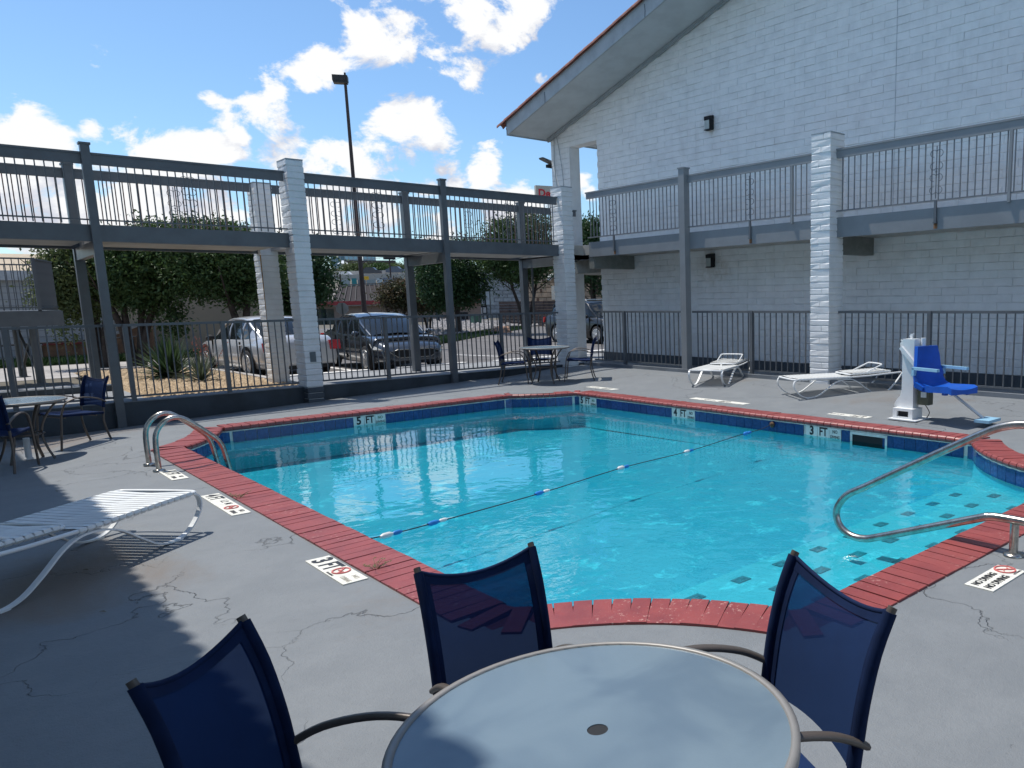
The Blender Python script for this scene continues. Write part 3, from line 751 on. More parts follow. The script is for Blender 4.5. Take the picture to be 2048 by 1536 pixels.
# rock mulch beds further back (pale stones)
RB = [at_z(a, b, -.04) for a, b in [(865,640),(1000,645),(1100,640),(1105,652),(1010,653),(930,668),(865,672)]]
rb = MB(); rb.add([tuple(p) for p in RB], [tuple(range(len(RB)))]); tag(rb.build('stone_bed', mat('pale_stone_bed', (.30,.27,.24), .9, var=.35, scale=2.2, bump=1., bscale=5)), kind='structure')
def rbpt(r):
    poly = [(p.x, p.y) for p in RB]
    while True:
        x = r.uniform(min(p[0] for p in poly), max(p[0] for p in poly)); y = r.uniform(min(p[1] for p in poly), max(p[1] for p in poly))
        if inside(poly, x, y): return x, y
tag(rocks('gravel', mat('grey_mulch_rock', (.36,.34,.33), .9, var=.3), 2500, rbpt, lambda x, y: -.03, .22, 9), 'pale stones mulching the bed behind the lawn tongue', 'gravel', kind='stuff')
# parking marks: wheel stops and bay lines
for (x0, x1, y, lb) in ((5.75, 7.65, 18.78, 'white painted wheel stop behind the silver car'), (8.35, 10.2, 18.78, 'white painted wheel stop under the charcoal car nose'),
                     (10.95, 14.2, 18.62, 'long white painted kerb stop behind the far patio table')):
    b = MB(); b.prism([(-.16,-.055),(.16,-.055),(.12,.09),(-.12,.09)], x0, x1, axis='x', M=Matrix.Translation((0, y, 0)), mi=0)
    tag(b.build('wheel_stop', [M_WHITEPAINT]), lb, 'wheel stop', 'white wheel stops in the parking lot')
b = MB(); b.box(7.9, 8.02, 19.0, 24, -.052, -.0505); b.box(5.3, 5.42, 19, 24.2, -.052, -.0505); b.bar(at_z(905,709,-.05), at_z(1010,713,-.05), .12, .003); tag(b.build('bay_lines', M_WHITEPAINT), kind='structure')
b = MB(); pa = at_z(1040, 716, 0); b.prism([(-.2,-.055),(.2,-.055),(.18,.08),(-.18,.08)], 14.6, 24, axis='x', M=Matrix.Translation((0, 19.6, 0))); tag(b.build('island_kerb', M_WHITEPAINT), kind='structure')

# ------------------------------------------------------------------ brick piers
def pier_course_mesh(w, d, h, seed, split=None):
    r = random.Random(seed); b = MB(); j = .005
    def jit(): return r.uniform(-j, j)
    segs = [(-d/2, d/2)] if split is None else [(-d/2, split-.004), (split+.004, d/2)]
    for y0, y1 in segs:
        vs = []
        for z, ins in ((0, .007), (.015, 0), (h-.02, 0), (h-.006, .007)):
            for (x, y, sx, sy) in ((-w/2, y0, 1, 1), (w/2, y0, -1, 1), (w/2, y1, -1, -1), (-w/2, y1, 1, -1)):
                vs.append((x+sx*ins+jit(), y+sy*ins+jit(), z+jit()*.6))
        fs = [(3,2,1,0), (12,13,14,15)]
        for k in range(3):
            for i in range(4): fs.append((k*4+i, k*4+(i+1) % 4, (k+1)*4+(i+1) % 4, (k+1)*4+i))
        b.add(vs, fs)
    return b
def brick_pier(x0, y0, w, d, zb, zt, label, dark=0.0, group='white brick piers of the walkway'):
    t = thing('brick_pier', label, 'pier', (x0+w/2, y0+d/2, 0), 0, group)
    h = .107; N = int(round((zt-zb)/h)); h = (zt-zb)/N
    meshes = {}
    core = MB(); core.box(-w/2+.012, w/2-.012, -d/2+.012, d/2-.012, zb-.3, zt-.01); core.build('core', M_WHITEBRICK, t)
    for i in range(N):
        z = zb+i*h; isd = z+h*.5 < dark
        key = (i % 6, isd)
        if key not in meshes:
            sp = None if (i % 2 == 0) else (i % 3-1)*d*.12
            meshes[key] = pier_course_mesh(w, d, h, 100+i % 6, sp).mesh('brick', M_PIERBASE if isd else M_WHITEBRICK)
        link('brick', meshes[key], t, (random.uniform(-.003, .003), random.uniform(-.003, .003), z), random.uniform(-.006, .006))
    cp = MB(); cp.box(-w/2-.004, w/2+.004, -d/2-.004, d/2+.004, zt-.004, zt+.012); cp.build('cap', M_FASCIA, t)
    return t
p1 = brick_pier(4.97, 14.95, .28, .46, -.16, 4.15, 'white brick pier standing in the kerb left of the charcoal car', dark=.17)
ob = MB(); ob.box(-.05, .05, -.245, -.228, .62, .80); ob.build('outlet_box', mat('outlet_grey', (.12,.15,.16), .5), p1)
p2 = brick_pier(10.74, 14.95, .29, .43, .03, 4.18, 'white brick corner pier where the fence turns, behind the far chairs')
p3 = brick_pier(11.25, 7.99, .40, .40, .07, 4.36, 'bright white brick pier in front of the gable wall, between two loungers')
p4 = brick_pier(5.05, 17.1, .32, .42, .06, 4.0, 'weathered white brick pier at the back of the walkway behind the silver car')
# rust run down the rear pier
b = MB(); b.tube([(-.165, -.215, .1), (-.166, -.216, 1.4), (-.165, -.215, 2.62)], [.010, .006, .012], 5); b.build('rust_run', mat('rust_stain', (.42,.24,.08), .8, var=.3, scale=15), p4)

# ------------------------------------------------------------------ far walkway (footbridge)
def post_mesh(w, zb, zt, capw=.015):
    b = MB(); b.box(-w/2, w/2, -w/2, w/2, zb, zt-.03); b.box(-w/2-capw, w/2+capw, -w/2-capw, w/2+capw, zt-.03, zt); return b
walk_ = thing('elevated_walkway', 'grey steel second floor walkway spanning between posts behind the pool', 'walkway', (0, YK, 0))
b = MB(); b.box(-8, 10.75, -.05, .05, 2.655, 2.905); b.build('front_beam', M_STEEL, walk_)
b = MB(); b.box(-8, 12.9, 2.05, 2.15, 2.655, 2.93); b.build('rear_beam', M_STEEL, walk_)
for x0, x1 in ((-8, 2.14), (2.26, 4.97), (5.25, 7.88), (8.0, 10.74), (11.03, 12.8)):
    b = MB(); b.box(x0, x1, .052, 2.048, 2.70, 2.86); b.build('floor_slab', M_SOFFIT, walk_)
for x in (2.2, 7.94):
    post_mesh(.115, -.35 if x < 3 else -.1, 4.1).build('post', M_STEEL, walk_, (x, -.085, 0))
post_mesh(.14, 0, 4.08).build('post', M_STEEL, walk_, (2.24, 2.1, 0))
for x in (8.16, 11.16): post_mesh(.15, 0, 4.08).build('post', M_STEEL, walk_, (x, 2.1, 0))
for x in (2.2, 7.94, 8.4): pass
for x0, x1 in ((2.2, 2.24), (7.94, 8.16), (10.88, 11.16)):
    b = MB(); b.bar((x0, -.02, 2.56), (x1, 2.1, 2.56), .1, .2); b.build('cross_beam', M_STEEL, walk_)
# conduit under the slab
b = MB(); b.tube([(11.35, 2.0, .1), (11.35, 2.0, 2.5), (11.3, 1.8, 2.62)], .03, 6); b.build('downpipe', M_STEEL, walk_)

def scroll_mesh(h=.78, r=.008):
    b = MB()
    def cs(cz, flip, R=.052):
        for s in (-1, 1):
            pts = [(s*(R*.9+R*math.cos(a)*1.0), 0, cz + flip*(R*math.sin(a))) for a in np.linspace(math.pi, -math.pi*.55, 14)]
            pts = [(x*1.05, y, z) for x, y, z in pts]; b.tube(pts, r*.7, 4)
    b.tube([(0, 0, 0), (0, 0, h)], r, 4)
    for cz, f in ((h*.86, 1), (h*.62, -1), (h*.40, 1), (h*.16, -1)): cs(cz, f)
    b.tube([(-.013,0,h*.51),(.013,0,h*.51)], r*1.6, 4)
    return b.mesh('scroll', M_PICKET)
SCROLL = scroll_mesh()
def railing(axis, fixed, a0, a1, label, zt, ztb, zb, pitch, scrolls, skip=(), sub=0.0, m=M_STEEL, cap=True, group=None, pick=M_PICKET, thick=.04, posts=(), caps=True):
    """railing along x or y. fixed: other coordinate. scrolls: positions of ornaments"""
    t = thing('railing', label, 'railing', (0, 0, 0), 0, group)
    def P(u, v, z): return (u, fixed+v, z) if axis == 'x' else (fixed+v, u, z)
    def BX(b, u0, u1, v0, v1, z0, z1):
        if axis == 'x': b.box(u0, u1, fixed+v0, fixed+v1, z0, z1)
        else: b.box(fixed+v0, fixed+v1, u0, u1, z0, z1)
    for s0, s1 in _segs(a0, a1, skip):
        b = MB(); BX(b, s0, s1, -thick/2, thick/2, ztb, zt-.03); b.build('rail_board', m, t)
        b = MB(); BX(b, s0-.02, s1+.02, -thick/2-.012, thick/2+.012, zt-.03, zt); b.build('hand_rail', m, t)
        b = MB(); BX(b, s0, s1, -.011, .011, zb, zb+.022); b.build('bottom_rail', pick, t)
        pm = MB(); pm.box(-.0078, .0078, -.0078, .0078, zb-sub, ztb+.01)
        pm = pm.mesh('picket', pick)
        n = int((s1-s0)/pitch); st = (s1-s0)/n
        for i in range(1, n):
            u = s0+i*st
            link('picket', pm, t, (u, fixed, 0) if axis == 'x' else (fixed, u, 0))
    for u in scrolls: link('scroll', SCROLL, t, (*P(u, -.008, 0)[:2], zb+.04), 0 if axis == 'x' else math.pi/2)
    for u in posts:
        b = MB(); b.box(-.022, .022, -.022, .022, zb-.12, ztb); b.build('rail_post', m, t, P(u, 0, 0))
    return t
def _segs(a0, a1, skip):
    s = a0; out = []
    for x0, x1 in sorted(skip): out.append((s, x0)); s = x1
    out.append((s, a1)); return out
G = 'grey upper railings'
railing('x', YK-.06, -3, 10.72, 'near side walkway railing with scroll ornaments above the kerb', 3.965, 3.79, 2.965, .108, (.6, 3.5, 6.6, 9.45), skip=((2.14, 2.26), (4.96, 5.26), (7.88, 8.0)), sub=.05, group=G, pick=M_PICKET)
railing('x', YK+2.1, -3, 12.85, 'far side walkway railing seen through the nearer one', 4.0, 3.835, 3.0, .112, (.7, 3.75, 6.65, 9.7), skip=((2.17, 2.31), (5.03, 5.39), (8.09, 8.23), (11.09, 11.23)), sub=.05, group=G, pick=M_RUST)
railing('y', 11.44, -2, 14.95, 'upper railing of the gallery in front of the white gable wall', 4.10, 3.945, 3.07, .117, (14.0, 9.95, 6.15, 2.3), skip=((7.99, 8.39), (11.60, 11.76)), sub=.0, group=G, m=M_BEAMR, pick=mat('picket_light', (.17,.18,.19), .4), posts=(8.95, 5.0))

# ------------------------------------------------------------------ gallery in front of the gable wall
gal = thing('gallery', 'grey beamed second floor gallery along the white brick gable wall', 'gallery', (0, 0, 0))
b = MB(); b.box(11.46, 11.54, -6, 14.95, 2.645, 2.975); b.build('front_beam', M_BEAMR, gal)
b = MB(); b.box(11.54, 12.82, -6, 15.3, 2.70, 2.93); b.build('floor_slab', M_SOFFIT, gal)
b = MB(); b.box(11.10, 12.82, 15.3, 17.15, 2.70, 2.925); b.build('floor_slab', M_SOFFIT, gal)
pp = MB(); pp.box(-.075, .075, -.08, .08, .1, 4.22); pp.box(-.09, .09, -.095, .095, 4.22, 4.245); pp.build('post', M_BEAMR, gal, (11.40, 11.68, 0))
for y in (8.2, 15.0):
    b = MB(); b.box(11.56, 12.80, y-.1, y+.1, 2.38, 2.70); b.build('cross_beam', mat('beam_olive', (.22,.23,.21), .7), gal)
for y in (14.0, 9.95, 6.15):
    b = MB(); b.box(11.425, 11.455, y-.02, y+.02, 2.74, 3.08); b.box(11.418, 11.458, y-.03, y+.03, 2.74, 2.76)
    b.build('rail_bracket', M_STEEL, gal)
    b = MB(); b.box(11.452, 11.4585, y-.03, y+.03, 2.66, 2.735); b.build('rust_mark', mat('rust_mark', (.30,.15,.07), .9, var=.3, scale=20), gal)

# ------------------------------------------------------------------ motel gable
XW = 12.80
mot = thing('motel_building', 'two storey motel with white painted brick gable wall and red clay tile roof', 'building', (XW, 0, 0))
EY = 18.35; EZ = 5.92; SL = .279; RY = 7.6; RZ = EZ+SL*(EY-RY)
def roofz(y): return EZ+SL*(EY-y) if y > RY else RZ-SL*(RY-y)
b = MB(); x0, x1 = .03, .33
b.prism([(-8, 0), (16.25, 0), (16.25, roofz(16.25)), (RY, RZ), (-8, roofz(-8))], x0, x1, axis='x'); 
b.prism([(16.25, 5.62), (18.22, 5.62), (18.22, roofz(18.22)), (16.25, roofz(16.25))], x0, x1, axis='x')
b.build('wall', M_WALLBRICK, mot)
b = MB(); b.box(x0, x1, 17.40, 18.22, 0, 5.62); b.build('column', M_WALLBRICK, mot)
b = MB(); b.box(.33, 12, -8, 16.25, 0, 5.9); b.build('front_wall', M_WALLBRICK, mot)
b = MB(); b.box(.02, 6, 16.25, 18.2, 2.35, 2.69); b.build('gallery_beam', mat('beam_olive', (.22,.23,.21), .7), mot)
b = MB(); b.box(0.34, 12, 16.26, 18.2, 2.70, 2.93); b.build('gallery_floor', M_SOFFIT, mot)
b = MB(); b.box(.0, .035, -8, 16.25, .05, .30); b.build('base_band', M_PIERBASE, mot)
# bricks of the wall
BH = .133; BL = .50
cands = []
zrow = .30; r = 0
while zrow < 9:
    off = (r % 2)*BL/2 + (0.05 if r % 5 == 2 else 0); y = 18.22 - off
    edge0 = True
    y = 18.22; first = True
    while y > 0.2:
        L = BL if not first else (BL if r % 2 == 0 else BL/2); first = False
        ya, yb = y-L, y; y = ya
        if min(roofz(ya), roofz(yb)) < zrow+BH*.9: continue
        # clip at the openings
        def seg(lo, hi):
            if hi-lo > .05: cands.append((lo, hi, zrow))
        if zrow < 5.60:
            if ya >= 16.25 and yb <= 17.40: continue
            if ya < 16.25 < yb: yb = 16.25
            if ya < 17.40 < yb and ya > 16.25: ya = 17.40
            if ya < 16.25 and yb > 16.25: yb = 16.25
        seg(ya, yb)
    zrow += BH; r += 1
rb_ = random.Random(11)
def wallbrick(L, seed):
    r = random.Random(seed); b = MB(); g_ = .0013; j = .0012
    a = r.uniform(.0, .004); vs = []
    for x, ins in ((.012, 0), (.001-a, .0), (-.005-a, .009)):
        for (sy, sz) in ((-1, 0), (1, 0), (1, 1), (-1, 1)):
            vs.append((x + r.uniform(-j, j), sy*(L/2-g_-ins)+r.uniform(-j, j), (g_+ins if sz == 0 else BH-g_-ins) + r.uniform(-.003, .003)))
    fs = [(8,11,10,9)]
    for k in range(2):
        for i in range(4): fs.append((k*4+i, (k+1)*4+i, (k+1)*4+(i+1) % 4, k*4+(i+1) % 4))
    b.add(vs, fs); return b
cands.sort(key=lambda c: (Vector((XW, (c[0]+c[1])/2, c[2]))-CAM).length + (100 if ((c[0]+c[1])/2 < 5.2) else 0))
near, rest = cands[:290], cands[290:]
bm_cache = {}
for ya, yb, z in near:
    key = (round(yb-ya, 2), rb_.randrange(8))
    if key not in bm_cache: bm_cache[key] = wallbrick(yb-ya, hash(key) % 1000).mesh('brick', M_WALLBRICK)
    link('brick', bm_cache[key], mot, (.012, (ya+yb)/2, z))
big = MB()
for ya, yb, z in rest:
    w = wallbrick(yb-ya, rb_.randrange(99999)); big.add([(v[0]+.012, v[1]+(ya+yb)/2, v[2]+z) for v in w.v], w.f)
tag(big.build('brickwork', M_WALLBRICK, mot), kind='stuff')
# vertical control joint, a plain grey strip
b = MB(); b.box(-.003, .0, 7.715, 7.723, 2.95, 8.3); b.build('control_joint', mat('control_joint_grey', (.50,.53,.55), .8), mot)
# roof
XO = 11.56-XW
b = MB(); T = .30
b.prism([(EY+.02, EZ+.02), (EY+.42, EZ+.02), (EY+.42, EZ+.02), (RY, RZ+.02), (RY, RZ+.04+T), (EY+.25, EZ+T)], XO+.03, 13, axis='x') if False else None
b.prism([(EY, EZ), (RY, RZ), (RY, RZ+T), (EY, EZ+T)], XO+.03, 13, axis='x')
b.prism([(RY, RZ), (-10, roofz(-10)), (-10, roofz(-10)+T), (RY, RZ+T)], XO+.03, 13, axis='x')
b.build('roof_deck', M_EAVE, mot)
b = MB(); b.prism([(EY+.02, EZ-.03), (RY, RZ-.03), (RY, RZ+T+.03), (EY+.02, EZ+T+.03)], XO, XO+.035, axis='x'); b.build('rake_fascia', M_FASCIA, mot)
b = MB(); b.box(XO, 13, EY, EY+.03, EZ-.03, EZ+T+.02); b.build('eave_fascia', M_FASCIA, mot)
b = MB(); b.bar((-.02, EY-.05, EZ-.04), (-.02, RY, RZ-.04), .05, .06); b.bar((-.05, EY-.05, EZ-.02), (-.05, RY, RZ-.02), .03, .03); b.build('rake_trim', M_FASCIA, mot)
for k, y in enumerate((16.6, 12.9)):
    b = MB(); z = roofz(y); b.tube([(XO-.004, y, z+.22), (XO-.004, y-.01, z+.1), (XO-.004, y, z-.03)], .005, 4); b.build('fascia_seam', M_DARK, mot)
tl = MB()
for i in range(9):
    a = math.pi*i/8
prof0 = [(math.cos(math.pi*i/8)*.085, math.sin(math.pi*i/8)*.095) for i in range(9)]; prof1 = [(x*1.18, z*1.18) for x, z in prof0]
vs = [(x, 0, z) for x, z in prof0]+[(x, .40, z+.0) for x, z in prof1]+[(x*.82, 0, z*.82) for x, z in prof0]+[(x*.84, .40, z*.84) for x, z in prof1]
fs = [(i, i+1, 9+i+1, 9+i) for i in range(8)]+[(18+i+1, 18+i, 27+i, 27+i+1) for i in range(8)]+[(9+i, 9+i+1, 27+i+1, 27+i) for i in range(8)]+[(i+1, i, 18+i, 18+i+1) for i in range(8)]
tl.add(vs, fs, smooth=False); TL = tl.mesh('roof_tile', M_CLAY)
ang = math.atan(SL); y = EY+.28; 
while y > RY-.2:
    z = EZ+SL*(EY-y)+T
    for dx in (0.0,) + ((.28, .56) if y > 9 else ()):
        M = Matrix.Translation((XO+.02+dx, y-.30+random.uniform(-.01,.01), z+.085+random.uniform(0,.012))) @ Matrix.Rotation(-ang-.035, 4, 'X') @ Matrix.Rotation(random.uniform(-.03,.03), 4, 'Z')
        link('roof_tile', TL, mot, M=M)
    # side skirt tile hanging over the fascia edge
    y -= .345
b = MB(); b.prism([(EY+.05, EZ+T), (RY, RZ+T), (RY, RZ+T+.05), (EY+.05, EZ+T+.05)], XO-.035, XO+.5, axis='x'); b.build('tile_bed', M_CLAY, mot)
# vent frame near the top of the gable
b = MB(); b.box(-.03, .0, 8.15, 8.80, 7.02, 7.10); b.box(-.03, .0, 8.72, 8.80, 7.1, 7.9); b.box(-.03, .0, 8.15, 8.23, 7.1, 7.9); b.build('vent_frame', M_FASCIA, mot)
b = MB()
for k in range(7): b.box(-.02, -.004, 8.23, 8.72, 7.13+k*.1, 7.2+k*.1)
b.build('vent_louvres', M_EAVE, mot)
# conduits by the column
b = MB(); b.tube(catmull([(-.03, 18.0, 6.0), (-.035, 18.02, 5.2), (-.035, 17.9, 4.2), (-.035, 17.95, 3.0)]), .012, 5); b.tube(catmull([(-.03, 17.9, 6.0), (-.035, 17.75, 5.4), (-.035, 17.65, 4.6), (-.035, 17.72, 3.2)]), .009, 5); b.build('conduit', M_FASCIA, mot)
b = MB(); b.bar((.1, 18.15, 6.08), (.1, 18.15, 2.9), .09, .09); b.build('downspout', M_RUST, mot)

def wall_lamp(y, z, label):
    t = thing('wall_lamp', label, 'lamp', (XW-.005, y, z), 0, 'small black wall lamps on the gable')
    b = MB(); b.box(-.03, 0, -.085, .085, -.14, .15); b.build('back_plate', M_DARK, t)
    b = MB(); b.prism([(-.03, .06), (-.13, .05), (-.13, .13), (-.03, .15)], -.085, .085, axis='y'); b.box(-.13, -.03, -.085, -.068, -.14, .06); b.box(-.13, -.03, -.085, .085, -.155, -.135); b.build('hood', M_DARK, t)
    b = MB(); b.box(-.12, -.031, -.066, .078, -.132, .055); b.build('lens', mat('lamp_lens', (.46,.50,.47), .25, var=.1), t)
wall_lamp(12.23, 5.38, 'black wall lamp with pale lens high on the sunlit gable wall')
wall_lamp(12.24, 2.47, 'black wall lamp with pale lens on the shaded lower gable wall')
fl = thing('flood_light', 'small dark solar flood light jutting from the motel eave corner', 'lamp', (13.0, 18.35, 5.35))
b = MB(); b.prism([(-.0,-.07),(-.42,.06),(-.44,.10),(-.0,.0)], -.1, .1, axis='y'); b.build('panel', mat('lamp_grey', (.14,.15,.16), .4), fl)
b = MB(); b.box(-.25, -.02, -.06, .06, -.14, -.06); b.build('bracket', M_DARK, fl)

# left wing of the motel: stands left of the camera, shades the left edge of the deck
wing = thing('motel_wing', 'white brick motel wing with overhanging clay tile eave left of the deck', 'building', (0, 0, 0))
b = MB(); b.box(-9, -2.9, -9, 19, -.3, 5.6); b.build('wall', M_WALLBRICK, wing)
b = MB(); b.prism([(.035, 5.62), (-9, 8.0), (-9, 8.2), (.035, 5.84)], -9, 19, axis='y'); b.build('roof', M_EAVE, wing)
for k in range(100):
    yy = -8.9+k*.21
    M = Matrix.Translation((-.33, yy, 5.92)) @ Matrix.Rotation(-math.pi/2, 4, 'Z') @ Matrix.Rotation(-.26, 4, 'X')
    link('roof_tile', TL, wing, M=M)

# ------------------------------------------------------------------ ground floor fences
def fence(axis, fixed, a0, a1, zt, zb, pitch, posts, label, skip=(), zpost=0., m=M_STEEL, pick=M_PICKET):
    t = thing('pool_fence', label, 'fence', (0, 0, 0), 0, 'grey picket fences round the pool deck')
    for s0, s1 in _segs(a0, a1, skip):
        b = MB(); 
        (b.box(s0, s1, fixed-.022, fixed+.022, zt-.04, zt) if axis == 'x' else b.box(fixed-.022, fixed+.022, s0, s1, zt-.04, zt)); b.build('top_rail', m, t)
        b = MB(); (b.box(s0, s1, fixed-.015, fixed+.015, zb, zb+.03) if axis == 'x' else b.box(fixed-.015, fixed+.015, s0, s1, zb, zb+.03)); b.build('bottom_rail', m, t)
        pm = MB().box(-.009, .009, -.009, .009, zb+.015, zt-.02).mesh('picket', pick)
        n = max(2, int((s1-s0)/pitch)); st = (s1-s0)/n
        for i in range(1, n):
            u = s0+i*st; link('picket', pm, t, (u, fixed, 0) if axis == 'x' else (fixed, u, 0), random.uniform(-.2,.2))
    for u in posts:
        b = MB(); b.box(-.032, .032, -.032, .032, zpost, zt-.005); b.build('post', m, t, (u, fixed-.03, 0) if axis == 'x' else (fixed-.02, u, 0))
    return t
fence('x', YK+.10, -3, 10.74, 1.39, .215, .106, (.98, 2.43, 3.80, 6.62, 8.05, 9.2), 'long grey picket fence on the dark kerb in front of the parked cars', skip=((4.95, 5.27),), zpost=.14)
fence('y', 11.52, -3, 14.95, 1.39, .225, .135, (13.8, 9.97, 6.22, 2.4), 'grey picket fence between the deck and the white brick gable wall', skip=((7.97, 8.41), (11.60, 11.76)), zpost=.1)
# ---- END PART 2
# ------------------------------------------------------------------ pool fittings
lad = thing('pool_ladder', 'stainless steel pool ladder rails arching over the left coping', 'ladder', (1.62, 9.6, 0))
for y in (.24, -.22):
    pts = catmull([(0, y, 0), (0, y, .30), (.03, y, .42), (.10, y, .50), (.19, y, .53), (.29, y, .49), (.50, y, .30), (.575, y, .20), (.61, y, .05), (.645, y, -.25), (.66, y, -.75)], 5)
    b = MB(); b.tube(pts, .0255, 10); b.build('hand_rail', M_CHROME, lad)
    b = MB(); b.lathe([(.055, .0), (.055, .012), (.028, .022)], 16, Matrix.Translation((0, y, .0))); b.build('base_plate', M_CHROME, lad)
for z in (-.32, -.58):
    b = MB(); b.box(.58, .68, -.22, .24, z, z+.03); b.build('tread', M_WHITE, lad)
hr = thing('stair_handrail', 'bent stainless steel handrail loop over the pool steps', 'handrail', (4.77, 1.95, 0))
o = lambda y, z: (0, y-1.95, z)
pts = catmull([o(1.50, .0), o(1.50, .55), o(1.60, .78), o(1.80, .845), o(2.03, .83), o(2.3, .70), o(3.02, .29), o(3.19, .195), o(3.27, .11), o(3.30, .03), o(3.27, -.06), o(3.18, -.115), o(3.06, -.12), o(2.9, -.07), o(2.22, .19), o(2.12, .225), o(2.0, .235), o(1.6, .235)], 6)
b = MB(); b.tube(pts, .0275, 12); b.build('rail', M_CHROME, hr)
b = MB(); b.tube([(0, 0, 0), (0, 0, .215)], .028, 12); b.build('post', M_CHROME, hr)
for y in (0, -.45):
    b = MB(); b.lathe([(.062, 0), (.062, .012), (.05, .02), (.027, .024)], 18, Matrix.Translation((0, y, 0))); b.build('base_plate', M_CHROME, hr)
# float line
rp = thing('float_rope', 'dark safety rope with floats stretched across the pool', 'rope', (0, 0, WZ))
ropepts = [(2.14,5.98,.03),(2.51,5.99,.02),(2.93,6.05,.015),(4.12,6.25,.01),(5.36,6.53,.01),(6.48,6.64,.01),(7.6,6.86,.02),(8.1,6.85,.05),(8.34,6.86,.095)]
b = MB(); b.tube(catmull(ropepts, 8), .005, 6); b.build('cord', mat('rope_dark', (.02,.02,.035), .8), rp)
M_FLOATW = mat('float_white', (.74,.76,.76), .35); M_FLOATB = mat('float_blue', (.03,.22,.62), .3)
for (x, y, dz_, c1, c2, r_) in ((2.52,5.99,.02,M_FLOATW,M_FLOATB,.052),(2.95,6.06,.015,M_FLOATB,M_FLOATW,.045),(4.13,6.26,.012,M_FLOATB,M_FLOATW,.045),(5.37,6.53,.012,M_FLOATW,M_FLOATB,.052),(6.5,6.65,.01,M_FLOATW,M_FLOATB,.045),(7.82,6.86,.03,M_FLOATB,M_FLOATB,.055)):
    M = Matrix.Translation((x, y, dz_)) @ Matrix.Rotation(math.atan2(.17, 1), 4, 'Z') @ Matrix.Rotation(math.pi/2, 4, 'Y')
    r_ = r_*.46; pr = [(.012,-.055),(.6*r_,-.048),(r_,-.028),(r_,.0),(r_,.028),(.6*r_,.048),(.012,.055)]
    b = MB(); b.lathe(pr, 14, M @ Matrix.Translation((0,0,-.05))); 
    b.build('float', c1, rp)
    b = MB(); b.lathe([(q*.8, z*.8) for q, z in pr], 14, M @ Matrix.Translation((0,0,.045))); b.build('float', c2, rp)
b = MB(); b.lathe([(.005,-.02),(.035,-.015),(.045,0),(.035,.015),(.005,.02)], 12, Matrix.Translation((8.335,6.86,.08)) @ Matrix.Rotation(math.pi/2,4,'Y')); b.build('anchor', mat('rusty_anchor', (.16,.09,.05), .7, .3, var=.3, scale=30), rp)
